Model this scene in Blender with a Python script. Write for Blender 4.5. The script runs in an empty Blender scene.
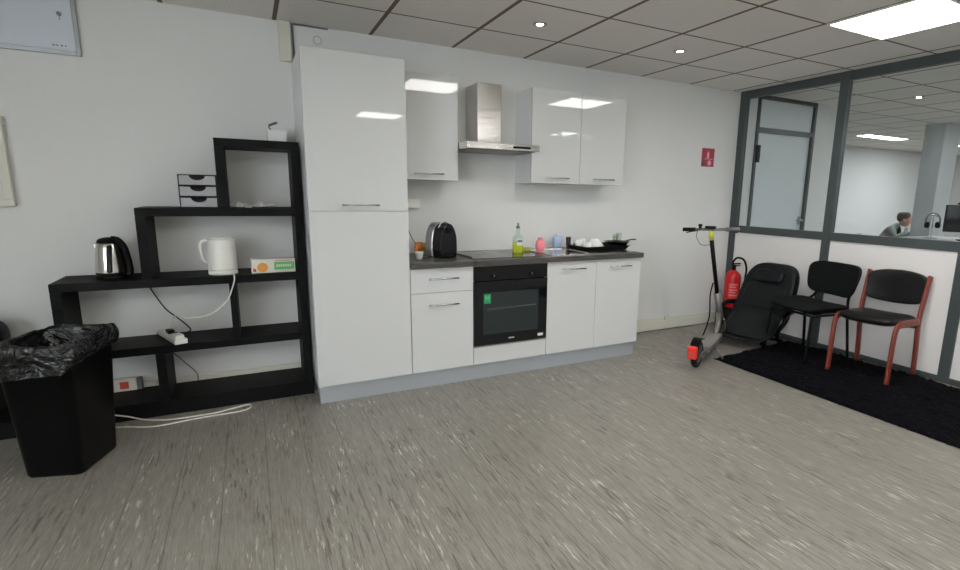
import bpy, bmesh, math, random
from mathutils import Vector, Matrix
random.seed(7)
S = bpy.context.scene
COL = S.collection
ORG = {}

# ------------------------------------------------------------------ materials
def new_mat(name):
    m = bpy.data.materials.new(name); m.use_nodes = True
    return m, m.node_tree.nodes, m.node_tree.links, m.node_tree.nodes['Principled BSDF']

def pm(name, col, rough=.5, metal=0., coat=0., noise=None, bump=None, trans=0., ior=1.45, emit=None, es=0., spec=None, aniso=None):
    m, N, L, b = new_mat(name)
    b.inputs['Base Color'].default_value = (*col, 1)
    b.inputs['Roughness'].default_value = rough
    b.inputs['Metallic'].default_value = metal
    b.inputs['Coat Weight'].default_value = coat
    b.inputs['Coat Roughness'].default_value = .03
    b.inputs['Transmission Weight'].default_value = trans
    b.inputs['IOR'].default_value = ior
    if spec is not None: b.inputs['Specular IOR Level'].default_value = spec
    if emit:
        b.inputs['Emission Color'].default_value = (*emit, 1); b.inputs['Emission Strength'].default_value = es
    tc = N.new('ShaderNodeTexCoord')
    if noise:                       # (scale, amount, stretch)
        mp = N.new('ShaderNodeMapping'); mp.inputs['Scale'].default_value = noise[2] if len(noise) > 2 else (1, 1, 1)
        n = N.new('ShaderNodeTexNoise'); n.inputs['Scale'].default_value = noise[0]; n.inputs['Detail'].default_value = 5
        L.new(tc.outputs['Object'], mp.inputs['Vector']); L.new(mp.outputs['Vector'], n.inputs['Vector'])
        r = N.new('ShaderNodeValToRGB'); a = noise[1]
        r.color_ramp.elements[0].position = .3; r.color_ramp.elements[1].position = .7
        r.color_ramp.elements[0].color = (*[max(0, c * (1 - a)) for c in col], 1)
        r.color_ramp.elements[1].color = (*[min(1, c * (1 + a)) for c in col], 1)
        L.new(n.outputs['Fac'], r.inputs['Fac']); L.new(r.outputs['Color'], b.inputs['Base Color'])
    if bump:                        # (scale, strength)
        n = N.new('ShaderNodeTexNoise'); n.inputs['Scale'].default_value = bump[0]; n.inputs['Detail'].default_value = 4
        mp = N.new('ShaderNodeMapping'); mp.inputs['Scale'].default_value = bump[2] if len(bump) > 2 else (1, 1, 1)
        L.new(tc.outputs['Object'], mp.inputs['Vector']); L.new(mp.outputs['Vector'], n.inputs['Vector'])
        bp = N.new('ShaderNodeBump'); bp.inputs['Strength'].default_value = bump[1]; bp.inputs['Distance'].default_value = .01
        L.new(n.outputs['Fac'], bp.inputs['Height']); L.new(bp.outputs['Normal'], b.inputs['Normal'])
    return m

M = {}
M['wall'] = pm('wall_paint', (.70, .70, .69), .62, noise=(1.3, .02), bump=(160, .06))
M['cream'] = pm('cream_trunking', (.66, .645, .56), .45, noise=(4, .04))
M['white_gloss'] = pm('white_gloss_lacquer', (.585, .59, .585), .02, spec=.45)
M['white_body'] = pm('white_melamine', (.72, .73, .74), .35)
M['black_wood'] = pm('black_wood', (.005, .005, .0055), .55, noise=(9, .35, (1, 8, 8)), bump=(30, .08), spec=.15)
M['worktop'] = pm('worktop_laminate', (.070, .066, .062), .33, spec=.35, noise=(14, .35, (.6, 6, 6)))
M['steel'] = pm('brushed_steel', (.66, .64, .61), .2, 1, bump=(5, .12, (.4, .4, 4)))
M['plinth'] = pm('brushed_aluminium', (.47, .50, .54), .33, .5, bump=(70, .02, (.5, 1, 8)))
M['chrome'] = pm('satin_chrome', (.55, .55, .56), .22, 1)
M['black_gloss'] = pm('black_gloss_plastic', (.006, .006, .007), .12)
M['black_plastic'] = pm('black_plastic', (.004, .004, .0045), .4, spec=.16)
M['black_matte'] = pm('black_matte', (.008, .008, .008), .6, spec=.2)
M['black_glass'] = pm('black_glass', (.004, .005, .006), .06)
M['oven_window'] = pm('oven_window', (.022, .028, .030), .1)
M['dark_grey'] = pm('dark_grey_frame', (.062, .074, .076), .36, spec=.35, noise=(3, .05))
M['panel_white'] = pm('partition_panel', (.74, .715, .70), .5, noise=(1.5, .02))
M['white_plastic'] = pm('white_plastic', (.78, .77, .72), .3)
M['cord_white'] = pm('white_cord', (.72, .70, .64), .45)
M['cord_grey'] = pm('grey_cord', (.16, .16, .16), .5)
M['tray_grey'] = pm('tray_grey', (.34, .34, .36), .45)
M['red'] = pm('red_enamel', (.52, .012, .020), .25)
M['red_lens'] = pm('red_lens', (.75, .035, .025), .3)
M['red_sign'] = pm('red_sign', (.36, .020, .045), .35)
M['pink'] = pm('pink_soap', (.80, .22, .26), .25)
M['sign_pale'] = pm('sign_pale', (.75, .35, .40), .4)
M['sign_dark'] = pm('sign_dark', (.12, .05, .06), .4)
M['wood_red'] = pm('stained_beech', (.20, .036, .022), .34, noise=(9, .3, (5, 5, 1)))
M['leather'] = pm('black_leather', (.006, .0065, .0065), .32, spec=.33, bump=(70, .25))
M['fabric'] = pm('black_fabric', (.006, .007, .0075), .9, spec=.2, bump=(260, .5))
M['office_leather'] = pm('worn_black_leather', (.007, .009, .010), .4, spec=.27, bump=(22, .25))
M['rug'] = pm('black_shag', (.0035, .0035, .005), 1, noise=(60, .6), spec=.1)
M['board_white'] = pm('whiteboard_surface', (.62, .67, .74), .22)
M['board_frame'] = pm('aluminium_frame', (.38, .40, .42), .35, .7)
M['scooter_grey'] = pm('scooter_grey_metal', (.20, .19, .18), .4, .5)
M['deck_grip'] = pm('deck_grip', (.24, .225, .21), .8, bump=(200, .4))
M['yellow'] = pm('yellow_green_tape', (.60, .66, .06), .5)
M['rubber'] = pm('rubber', (.010, .010, .010), .7)
M['sponge'] = pm('yellow_sponge', (.46, .42, .13), .9, noise=(60, .3))
M['blue_pale'] = pm('pale_blue_plastic', (.45, .56, .78), .35)
M['green_print'] = pm('green_print', (.13, .48, .14), .5)
M['orange_print'] = pm('orange_print', (.75, .34, .05), .5)
M['red_print'] = pm('red_print', (.55, .08, .05), .5)
M['card'] = pm('box_card', (.70, .69, .62), .5)
M['orange_pack'] = pm('orange_packet', (.62, .22, .05), .4, noise=(30, .4))
M['green_pack'] = pm('green_packet', (.34, .42, .08), .4, noise=(30, .4))
M['green_sticker'] = pm('green_sticker', (.01, .26, .12), .4)
M['paper'] = pm('paper', (.75, .75, .74), .7)
M['porcelain'] = pm('porcelain', (.80, .80, .79), .15)
M['grille'] = pm('silver_text', (.55, .55, .55), .3)
M['picture'] = pm('picture_print', (.22, .15, .12), .5, noise=(8, .8))
M['concrete'] = pm('pillar_paint', (.50, .52, .52), .6, noise=(2, .05))
M['door_white'] = pm('door_white', (.66, .70, .71), .4)
M['skin'] = pm('skin', (.58, .33, .25), .5)
M['hair'] = pm('dark_hair', (.055, .035, .028), .7, noise=(90, .4))
M['hoodie'] = pm('grey_hoodie', (.24, .28, .27), .9, noise=(10, .15))
M['tshirt'] = pm('dark_tshirt', (.012, .022, .018), .9)
M['jeans'] = pm('dark_jeans', (.03, .04, .07), .9)
M['desk_top'] = pm('desk_white', (.6, .6, .58), .4)
M['screen'] = pm('dark_screen_shell', (.006, .006, .012), .5, spec=.2)
M['cup_dark'] = pm('dark_brown_cup', (.035, .027, .022), .3)
M['ear_pad'] = pm('ear_pad', (.01, .01, .01), .6)
M['light_panel'] = pm('panel_diffuser', (.9, .9, .9), .5, emit=(1.0, .985, .955), es=9.)
M['light_cool'] = pm('strip_diffuser', (.9, .9, .9), .5, emit=(.93, .98, 1.0), es=13.)
M['spot_glow'] = pm('spot_glow', (.9, .9, .9), .5, emit=(1.0, .97, .9), es=30.)

def glass_mat(name, tint, rough=0.0, fac=None):
    m, N, L, b = new_mat(name)
    out = [n for n in N if n.type == 'OUTPUT_MATERIAL'][0]
    t = N.new('ShaderNodeBsdfTransparent'); t.inputs['Color'].default_value = (*tint, 1)
    g = N.new('ShaderNodeBsdfGlossy'); g.inputs['Roughness'].default_value = rough
    lw = N.new('ShaderNodeLayerWeight'); lw.inputs['Blend'].default_value = .5
    p = N.new('ShaderNodeMath'); p.operation = 'POWER'; L.new(lw.outputs['Facing'], p.inputs[0]); p.inputs[1].default_value = 4
    f = N.new('ShaderNodeMapRange'); f.inputs['To Min'].default_value = .03; f.inputs['To Max'].default_value = fac or .55; L.new(p.outputs[0], f.inputs['Value'])
    mx = N.new('ShaderNodeMixShader')
    L.new(f.outputs[0], mx.inputs['Fac']); L.new(t.outputs['BSDF'], mx.inputs[1]); L.new(g.outputs['BSDF'], mx.inputs[2])
    L.new(mx.outputs['Shader'], out.inputs['Surface']); N.remove(b)
    return m
M['pane'] = glass_mat('partition_glass', (.94, .96, .965))
M['clear'] = glass_mat('clear_plastic', (.86, .93, .89), .05)
M['tumbler'] = glass_mat('tumbler_glass', (.86, .90, .84), .05)

def liquid(name, col):
    m, N, L, b = new_mat(name)
    b.inputs['Base Color'].default_value = (*col, 1); b.inputs['Roughness'].default_value = .12
    b.inputs['Transmission Weight'].default_value = .35
    return m
M['soap_liquid'] = liquid('dish_soap', (.62, .70, .03))

def bag_mat():
    m, N, L, b = new_mat('bin_liner_film')
    b.inputs['Base Color'].default_value = (.008, .009, .010, 1); b.inputs['Roughness'].default_value = .11; b.inputs['Specular IOR Level'].default_value = .8
    tc = N.new('ShaderNodeTexCoord')
    n = N.new('ShaderNodeTexNoise'); n.inputs['Scale'].default_value = 7; n.inputs['Detail'].default_value = 3; n.inputs['Distortion'].default_value = 2.5
    bp = N.new('ShaderNodeBump'); bp.inputs['Strength'].default_value = 1; bp.inputs['Distance'].default_value = .03
    L.new(tc.outputs['Object'], n.inputs['Vector']); L.new(n.outputs['Fac'], bp.inputs['Height']); L.new(bp.outputs['Normal'], b.inputs['Normal'])
    out = [q for q in N if q.type == 'OUTPUT_MATERIAL'][0]
    t = N.new('ShaderNodeBsdfTransparent'); t.inputs['Color'].default_value = (.55, .57, .6, 1)
    mx = N.new('ShaderNodeMixShader'); mx.inputs['Fac'].default_value = .78
    L.new(t.outputs['BSDF'], mx.inputs[1]); L.new(b.outputs['BSDF'], mx.inputs[2]); L.new(mx.outputs['Shader'], out.inputs['Surface'])
    return m
M['bag'] = bag_mat()

GX, GY, ZC, XP = -.134, -.528, 2.411, 4.18   # ceiling grid origin, ceiling height, partition plane

def ceiling_mat():
    m, N, L, b = new_mat('mineral_ceiling_tiles')
    tc = N.new('ShaderNodeTexCoord'); sp = N.new('ShaderNodeSeparateXYZ'); L.new(tc.outputs['Object'], sp.inputs[0])
    def math_(op, a, bb=None):
        n = N.new('ShaderNodeMath'); n.operation = op
        for i, v in enumerate((a, bb)):
            if v is None: continue
            if isinstance(v, (int, float)): n.inputs[i].default_value = v
            else: L.new(v, n.inputs[i])
        return n.outputs[0]
    def dist(axis, off):
        s = math_('SUBTRACT', axis, off); s = math_('DIVIDE', s, .6)
        fl = math_('FLOOR', s); fr = math_('SUBTRACT', s, fl)
        d = math_('MINIMUM', fr, math_('SUBTRACT', 1, fr))
        return math_('MULTIPLY', d, .6), fl
    dx, fx = dist(sp.outputs['X'], GX); dy, fy = dist(sp.outputs['Y'], GY)
    lx = math_('LESS_THAN', dx, .013); ly = math_('LESS_THAN', dy, .0085)
    line = math_('MAXIMUM', lx, ly)
    cb = N.new('ShaderNodeCombineXYZ'); L.new(fx, cb.inputs[0]); L.new(fy, cb.inputs[1])
    wn = N.new('ShaderNodeTexWhiteNoise'); L.new(cb.outputs[0], wn.inputs['Vector'])
    r = N.new('ShaderNodeValToRGB'); L.new(wn.outputs['Value'], r.inputs['Fac'])
    r.color_ramp.elements[0].color = (.80, .765, .73, 1); r.color_ramp.elements[1].color = (.85, .82, .785, 1)
    sn = N.new('ShaderNodeTexNoise'); sn.inputs['Scale'].default_value = 170; L.new(tc.outputs['Object'], sn.inputs['Vector'])
    mr = N.new('ShaderNodeMapRange'); mr.inputs['From Min'].default_value = .3; mr.inputs['From Max'].default_value = .6
    mr.inputs['To Min'].default_value = .93; mr.inputs['To Max'].default_value = 1
    L.new(sn.outputs['Fac'], mr.inputs['Value'])
    mu = N.new('ShaderNodeMix'); mu.data_type = 'RGBA'; mu.blend_type = 'MULTIPLY'; mu.inputs['Factor'].default_value = 1
    L.new(r.outputs['Color'], mu.inputs[6]); L.new(mr.outputs[0], mu.inputs[7])
    mx = N.new('ShaderNodeMix'); mx.data_type = 'RGBA'; L.new(line, mx.inputs['Factor'])
    L.new(mu.outputs[2], mx.inputs[6]); mx.inputs[7].default_value = (.17, .125, .10, 1)
    L.new(mx.outputs[2], b.inputs['Base Color']); b.inputs['Roughness'].default_value = .85
    return m
M['ceiling'] = ceiling_mat()

def floor_mat():
    m, N, L, b = new_mat('streaked_vinyl_floor')
    tc = N.new('ShaderNodeTexCoord')
    def noise(scale, st, det=4, off=0):
        mp = N.new('ShaderNodeMapping'); mp.inputs['Scale'].default_value = st; mp.inputs['Location'].default_value = (off, off, 0)
        n = N.new('ShaderNodeTexNoise'); n.inputs['Scale'].default_value = scale; n.inputs['Detail'].default_value = det
        n.inputs['Roughness'].default_value = .62
        L.new(tc.outputs['Object'], mp.inputs[0]); L.new(mp.outputs[0], n.inputs['Vector'])
        return n.outputs['Fac']
    def ramp(v, p0, p1, c0=(0, 0, 0, 1), c1=(1, 1, 1, 1)):
        r = N.new('ShaderNodeValToRGB'); L.new(v, r.inputs['Fac'])
        r.color_ramp.elements[0].position = p0; r.color_ramp.elements[1].position = p1
        r.color_ramp.elements[0].color = c0; r.color_ramp.elements[1].color = c1
        return r.outputs['Color']
    def mix(a, bb, f):
        x = N.new('ShaderNodeMix'); x.data_type = 'RGBA'
        for i, v in ((6, a), (7, bb)):
            if isinstance(v, tuple): x.inputs[i].default_value = v
            else: L.new(v, x.inputs[i])
        L.new(f, x.inputs['Factor']); return x.outputs[2]
    def mul(a, bb):
        n = N.new('ShaderNodeMath'); n.operation = 'MULTIPLY'; L.new(a, n.inputs[0])
        if isinstance(bb, float): n.inputs[1].default_value = bb
        else: L.new(bb, n.inputs[1])
        return n.outputs[0]
    base = ramp(noise(3.2, (12, 1.0, 1), 7), .34, .66, (.195, .180, .152, 1), (.285, .270, .236, 1))
    fine = ramp(noise(9, (14, 1.1, 1), 6, 3), .36, .64, (.150, .136, .112, 1), (.322, .306, .270, 1))
    half = N.new('ShaderNodeMath'); half.operation = 'ADD'; half.inputs[0].default_value = .45; half.inputs[1].default_value = 0
    c = mix(base, fine, half.outputs[0])
    region = ramp(noise(1.1, (5, .9, 1), 3, 11), .44, .58)
    dark = ramp(noise(5, (16, 1.15, 1), 8, 23), .55, .60)
    c = mix(c, (.080, .068, .055, 1), mul(mul(dark, region), .75))
    reg2 = ramp(noise(1.6, (5, .9, 1), 3, 31), .47, .60)
    lite = ramp(noise(6, (14, 1.4, 1), 9, 41), .565, .63)
    c = mix(c, (.60, .565, .49, 1), mul(mul(lite, reg2), .8))
    # long board seams running away from the kitchen wall
    sp = N.new('ShaderNodeSeparateXYZ'); L.new(tc.outputs['Object'], sp.inputs[0])
    d = N.new('ShaderNodeMath'); d.operation = 'PINGPONG'; L.new(sp.outputs['X'], d.inputs[0]); d.inputs[1].default_value = .092
    lt = N.new('ShaderNodeMath'); lt.operation = 'LESS_THAN'; L.new(d.outputs[0], lt.inputs[0]); lt.inputs[1].default_value = .0022
    c = mix(c, (.085, .076, .066, 1), mul(lt.outputs[0], .6))
    L.new(c, b.inputs['Base Color'])
    b.inputs['Roughness'].default_value = .34; b.inputs['Specular IOR Level'].default_value = .42
    bp = N.new('ShaderNodeBump'); bp.inputs['Strength'].default_value = .12; bp.inputs['Distance'].default_value = .003
    L.new(noise(30, (8, 1, 1), 3, 5), bp.inputs['Height']); L.new(bp.outputs['Normal'], b.inputs['Normal'])
    return m
M['floor'] = floor_mat()

# ------------------------------------------------------------------ mesh helpers
class MB:
    def __init__(s): s.bm = bmesh.new()
    def box(s, x0, x1, y0, y1, z0, z1, rot=None, piv=None):
        v = [s.bm.verts.new(p) for p in [(x0,y0,z0),(x1,y0,z0),(x1,y1,z0),(x0,y1,z0),(x0,y0,z1),(x1,y0,z1),(x1,y1,z1),(x0,y1,z1)]]
        for f in [(0,3,2,1),(4,5,6,7),(0,1,5,4),(1,2,6,5),(2,3,7,6),(3,0,4,7)]: s.bm.faces.new([v[i] for i in f])
        if rot: bmesh.ops.rotate(s.bm, verts=v, cent=piv or ((x0+x1)/2,(y0+y1)/2,(z0+z1)/2), matrix=rot)
        return s
    def hexa(s, low, high):
        """low / high: four points each, same order"""
        v = [s.bm.verts.new(p) for p in list(low) + list(high)]
        n = len(low)
        s.bm.faces.new(v[:n][::-1]); s.bm.faces.new(v[n:])
        for i in range(n):
            j = (i+1) % n; s.bm.faces.new([v[i], v[j], v[n+j], v[n+i]])
        return s
    def cyl(s, p0, p1, r0, r1=None, n=20, cap=True):
        r1 = r0 if r1 is None else r1
        p0 = Vector(p0); p1 = Vector(p1); d = (p1-p0).normalized()
        a = d.orthogonal().normalized(); b = d.cross(a)
        ra = [s.bm.verts.new(p0 + (a*math.cos(t)+b*math.sin(t))*r0) for t in [2*math.pi*i/n for i in range(n)]]
        rb = [s.bm.verts.new(p1 + (a*math.cos(t)+b*math.sin(t))*r1) for t in [2*math.pi*i/n for i in range(n)]]
        for i in range(n):
            j = (i+1) % n; s.bm.faces.new([ra[i], ra[j], rb[j], rb[i]])
        if cap: s.bm.faces.new(ra[::-1]); s.bm.faces.new(rb)
        return s
    def tube(s, pts, r, n=8, closed=False, ellipse=None):
        pts = [Vector(p) for p in pts]; rings = []; N = len(pts); prev = None
        for i, p in enumerate(pts):
            if closed: t = (pts[(i+1) % N]-pts[i-1])
            else: t = (pts[min(i+1, N-1)]-pts[max(i-1, 0)])
            t.normalize()
            if prev is None: a = t.orthogonal().normalized() if ellipse is None else (Vector(ellipse[2])-t*t.dot(Vector(ellipse[2]))).normalized()
            else:
                a = (prev-t*prev.dot(t))
                a = a.normalized() if a.length > 1e-6 else t.orthogonal().normalized()
            prev = a; b = t.cross(a)
            rr = r(i/(N-1)) if callable(r) else r
            ea, eb = (ellipse[0], ellipse[1]) if ellipse else (rr, rr)
            rings.append([s.bm.verts.new(p+a*math.cos(q)*ea+b*math.sin(q)*eb) for q in [2*math.pi*k/n for k in range(n)]])
        m = N if closed else N-1
        for i in range(m):
            A, B = rings[i], rings[(i+1) % N]
            for k in range(n):
                l = (k+1) % n; s.bm.faces.new([A[k], A[l], B[l], B[k]])
        if not closed: s.bm.faces.new(rings[0][::-1]); s.bm.faces.new(rings[-1])
        return s
    def lathe(s, prof, c=(0,0,0), n=28, sx=1, sy=1):
        rings = []
        for r, z in prof:
            rings.append([s.bm.verts.new((c[0]+r*sx*math.cos(t), c[1]+r*sy*math.sin(t), c[2]+z)) for t in [2*math.pi*k/n for k in range(n)]])
        for A, B in zip(rings, rings[1:]):
            for k in range(n):
                l = (k+1) % n; s.bm.faces.new([A[k], A[l], B[l], B[k]])
        s.bm.faces.new(rings[0][::-1]); s.bm.faces.new(rings[-1])
        return s
    def prism(s, pts, axis, a, b):
        """pts: 2D outline; extruded along axis 'x','y' or 'z' from a to b"""
        def P(p, t):
            return {'x': (t, p[0], p[1]), 'y': (p[0], t, p[1]), 'z': (p[0], p[1], t)}[axis]
        A = [s.bm.verts.new(P(p, a)) for p in pts]; B = [s.bm.verts.new(P(p, b)) for p in pts]
        s.bm.faces.new(A); s.bm.faces.new(B[::-1]); n = len(pts)
        for i in range(n):
            j = (i+1) % n; s.bm.faces.new([A[i], B[i], B[j], A[j]])
        return s
    def build(s, name, mat, parent=None, bevel=0, seg=2, smooth=False, world=False, sub=0):
        bmesh.ops.recalc_face_normals(s.bm, faces=s.bm.faces)
        if world and parent is not None:
            o = ORG[parent.name]; bmesh.ops.translate(s.bm, verts=s.bm.verts, vec=-Vector(o))
        me = bpy.data.meshes.new(name); s.bm.to_mesh(me); s.bm.free()
        if smooth:
            for p in me.polygons: p.use_smooth = True
        o = bpy.data.objects.new(name, me); COL.objects.link(o)
        me.materials.append(M[mat] if isinstance(mat, str) else mat)
        if bevel:
            b = o.modifiers.new('bevel', 'BEVEL'); b.width = bevel; b.segments = seg; b.limit_method = 'ANGLE'; b.angle_limit = math.radians(40)
        if sub:
            q = o.modifiers.new('sub', 'SUBSURF'); q.levels = sub; q.render_levels = sub
        if parent is not None: o.parent = parent; ORG[o.name] = ORG[parent.name]
        else: ORG[o.name] = (0, 0, 0)
        return o

def thing(name, label, cat, loc=(0,0,0), rz=0, group=None):
    o = bpy.data.objects.new(name, None); o.empty_display_size = .1; COL.objects.link(o)
    o.location = loc; o.rotation_euler = (0, 0, rz); ORG[o.name] = tuple(loc)
    return tag(o, label, cat, group)
def tag(o, label, cat, group=None, kind=None):
    o['label'] = label; o['category'] = cat
    if group: o['group'] = group
    if kind: o['kind'] = kind
    return o
def struct(name, mb, mat, parent=None, bevel=0):
    o = mb.build(name, mat, parent, bevel=bevel, world=parent is not None)
    if parent is None: o['kind'] = 'structure'
    return o
def dup(root, loc, rz, label, group=None):
    r = root.copy(); COL.objects.link(r); r.location = loc; r.rotation_euler = (0, 0, rz); r['label'] = label
    if group: r['group'] = group
    for ch in list(root.children):
        c = ch.copy(); COL.objects.link(c); c.parent = r
        for g in list(ch.children):
            d = g.copy(); COL.objects.link(d); d.parent = c
    return r
def smooth_path(pts, k=8):
    P = [Vector(p) for p in pts]; out = []
    for i in range(len(P)-1):
        p0 = P[max(i-1, 0)]; p1 = P[i]; p2 = P[i+1]; p3 = P[min(i+2, len(P)-1)]
        for j in range(k):
            t = j/k
            out.append(.5*((2*p1)+(p2-p0)*t+(2*p0-5*p1+4*p2-p3)*t*t+(3*p1-p0-3*p2+p3)*t**3))
    out.append(P[-1]); return out
def cushion(mb, cx, cy, cz, w, d, h, e=.35, n=28, m=14, fn=None, pe=.5, pz=.9):
    """superellipsoid pad: w along x, d along y, h along z"""
    def f(t, e): return math.copysign(abs(t)**e, t)
    rings = []
    for i in range(1, m):
        ph = -math.pi/2+math.pi*i/m
        ring = []
        for k in range(n):
            th = 2*math.pi*k/n
            p = Vector((cx+w/2*f(math.cos(ph), pe)*f(math.cos(th), e), cy+d/2*f(math.cos(ph), pe)*f(math.sin(th), e), cz+h/2*f(math.sin(ph), pz)))
            if fn: p = fn(p)
            ring.append(mb.bm.verts.new(p))
        rings.append(ring)
    for A, B in zip(rings, rings[1:]):
        for k in range(n):
            l = (k+1) % n; mb.bm.faces.new([A[k], A[l], B[l], B[k]])
    mb.bm.faces.new(rings[0][::-1]); mb.bm.faces.new(rings[-1])
    return mb

# ------------------------------------------------------------------ camera
cam_d = bpy.data.cameras.new('camera'); cam = bpy.data.objects.new('camera', cam_d); COL.objects.link(cam)
Rv = Vector((.88412133, -.46692675, .01757485)); Uv = Vector((.07032685, .17015915, .98290386)); Fv = Vector((.46193463, .86777029, -.18327882))
mt = Matrix((Rv, Uv, -Fv)).transposed().to_4x4(); mt.translation = Vector((-.35747, -3.92473, 1.34836))
cam.matrix_world = mt
cam_d.sensor_width = 36; cam_d.sensor_fit = 'HORIZONTAL'; cam_d.lens = 518.654/960*36
cam_d.shift_x = (480-526.859)/960; cam_d.shift_y = (290.458-285)/960
cam_d.clip_start = .05; cam_d.clip_end = 60
S.camera = cam

# ------------------------------------------------------------------ setting
XL, YF, XE, YN = -3.6, -7.2, 14.5, 2.6
struct('floor', MB().box(XL-.1, XE, YF-.1, YN, -.1, 0), 'floor')
struct('ceiling', MB().box(XL-.1, XE, YF-.1, YN, ZC, ZC+.1), 'ceiling')
wb = MB(); wb.box(XL-.1, 4.445, 0, .12, 0, ZC); wb.box(5.405, 5.95, 0, .12, 0, ZC)
struct('wall_back', wb, 'wall')
wl = MB(); wl.box(XL-.1, XL, YF, 0, 0, .85); wl.box(XL-.1, XL, YF, 0, 2.3, ZC); wl.box(XL-.1, XL, -3.9, 0, .85, 2.3); wl.box(XL-.1, XL, YF, -7.0, .85, 2.3)
struct('wall_left', wl, 'wall')
struct('window_8', MB().box(XL-.06, XL-.05, -7.0, -3.9, .85, 2.3), 'pane')  # unseen window, added so daylight brightens the ceiling
wf = MB()
for yy in (-7.0, -5.98, -4.95, -3.94): wf.box(XL-.08, XL-.03, yy, yy+.04, .85, 2.3)
wf.box(XL-.08, XL-.03, -7.0, -3.9, .85, .89); wf.box(XL-.08, XL-.03, -7.0, -3.9, 2.26, 2.3)
struct('trim_13', wf, 'white_body')  # frame bars of the added window
struct('wall_front', MB().box(XL-.1, XE, YF-.1, YF, 0, ZC), 'wall')
struct('wall_office_side', MB().box(5.83, 5.95, .12, YN, 0, ZC), 'wall')
struct('wall_office_back', MB().box(5.83, XE, YN, YN+.1, 0, ZC), 'wall')
struct('wall_office_end', MB().box(XE, XE+.1, YF, YN, 0, ZC), 'wall')
bb = MB(); bb.box(-3.5, 4.10, -.022, 0, .012, .128)
struct('baseboard_back', bb, 'cream', bevel=.004)
struct('trim_1', MB().box(-.115, -.045, -.035, 0, 2.165, ZC), 'cream', bevel=.003)   # cable duct above the shelf

# glazed partition
ys = [-.035, -1.07, -2.105, -3.14, -4.175, -5.21, -6.245]
for i, y in enumerate(ys):
    w = .075/2
    struct('trim_%d' % (2+i), MB().box(XP-.005, XP+.055, y-w+(.0 if i else 0), y+w, 0, ZC), 'dark_grey', bevel=.003)
struct('trim_9', MB().box(XP, XP+.05, YF, -.0, 2.335, ZC), 'dark_grey', bevel=.003)
struct('trim_10', MB().box(XP, XP+.05, YF, -.0, .986, 1.058), 'dark_grey', bevel=.003)
struct('trim_11', MB().box(XP, XP+.05, YF, -.0, 0, .045), 'dark_grey', bevel=.003)
struct('wall_right', MB().box(XP+.012, XP+.04, YF, 0, .02, .99), 'panel_white')
for i in range(len(ys)):
    y1 = ys[i]-.03; y0 = (ys[i+1]+.03) if i+1 < len(ys) else YF
    struct('window_%d' % (i+1), MB().box(XP+.022, XP+.028, y0, y1, 1.05, 2.34), 'pane')

# door in the office beyond the glass
dr = struct('door_1', MB().box(4.475, 5.375, .015, .055, .01, 2.035), 'door_white')
fr = MB(); fr.box(4.44, 4.474, -.02, .06, 0, ZC); fr.box(5.376, 5.41, -.02, .06, 0, ZC); fr.box(4.474, 5.376, -.02, .06, 2.036, 2.085); fr.box(4.474, 5.376, -.02, .06, 2.375, ZC)
fo = fr.build('door_frame', 'dark_grey', dr)
MB().box(4.4745, 5.3755, .012, .05, 2.0855, 2.3745).build('transom_panel', 'door_white', dr)
h = MB(); h.cyl((5.33, .015, 1.10), (5.33, -.04, 1.10), .012); h.cyl((5.33, -.04, 1.10), (5.22, -.04, 1.10), .010); h.box(5.31, 5.35, .0, .015, 1.05, 1.14)
h.build('door_handle', 'chrome', dr, smooth=False)
MB().box(4.445, 4.495, -.045, -.0205, 1.72, 1.90).build('door_closer', 'black_plastic', dr, bevel=.004)

# office pillar (stepped) and its ceiling beam edge
struct('trim_12', MB().box(8.2, 8.62, -.04, .21, 0, ZC), 'concrete')

# ------------------------------------------------------------------ ceiling lights
def ceiling_panel(x0, y0, label, mat='light_panel', w=.6, l=.6, group='square ceiling light panels'):
    t = thing('ceiling_light', label, 'light', (x0+w/2, y0-l/2, ZC), 0, group)
    f = MB(); a, b = w/2-.004, l/2-.004; e = .014
    f.box(-a, a, b-e, b, -.010, -.0005); f.box(-a, a, -b, -b+e, -.010, -.0005); f.box(-a, -a+e, -b+e, b-e, -.010, -.0005); f.box(a-e, a, -b+e, b-e, -.010, -.0005)
    f.build('light_frame', 'white_plastic', t)
    MB().box(-a+e, a-e, -b+e, b-e, -.007, -.001).build('diffuser', mat, t)
    return t
ceiling_panel(GX+.6*5, GY-1.2, 'square glowing ceiling panel at top right, nearest the glass partition')
for i, (c, r) in enumerate([(2, 2), (5, 7), (2, 7), (-1, 7), (-4, 7), (-1, 5)]):
    nm = ['seen only as a reflection in the single wall cupboard', 'behind the viewer on the partition side', 'reflected in the tall white cupboard door',
          'behind the viewer, left of the tall cupboard', 'behind the viewer near the left wall', 'added unseen above the open floor to brighten the left side'][i]  # last entry: unseen panel added to brighten the left of the room
    ceiling_panel(GX+.6*c, GY-.6*r, 'square glowing ceiling panel ' + nm)
def downlight(x, y, label):
    t = thing('downlight', label, 'light', (x, y, ZC), 0, 'small round ceiling spots')
    MB().lathe([(.030, -.001), (.046, -.001), (.046, -.005), (.030, -.007), (.029, -.003)], n=24).build('trim_ring', 'chrome', t, smooth=True)
    MB().lathe([(.001, -.001), (.022, -.001), (.022, -.0045), (.001, -.006)], n=20).build('spot_lens', 'spot_glow', t)
downlight(1.359, -.813, 'small round ceiling spot above the tall white cupboard, the left one')
downlight(2.554, -.809, 'small round ceiling spot right of the double wall cupboard')
downlight(5.893, -.80, 'small round ceiling spot seen through the glass partition')
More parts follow.
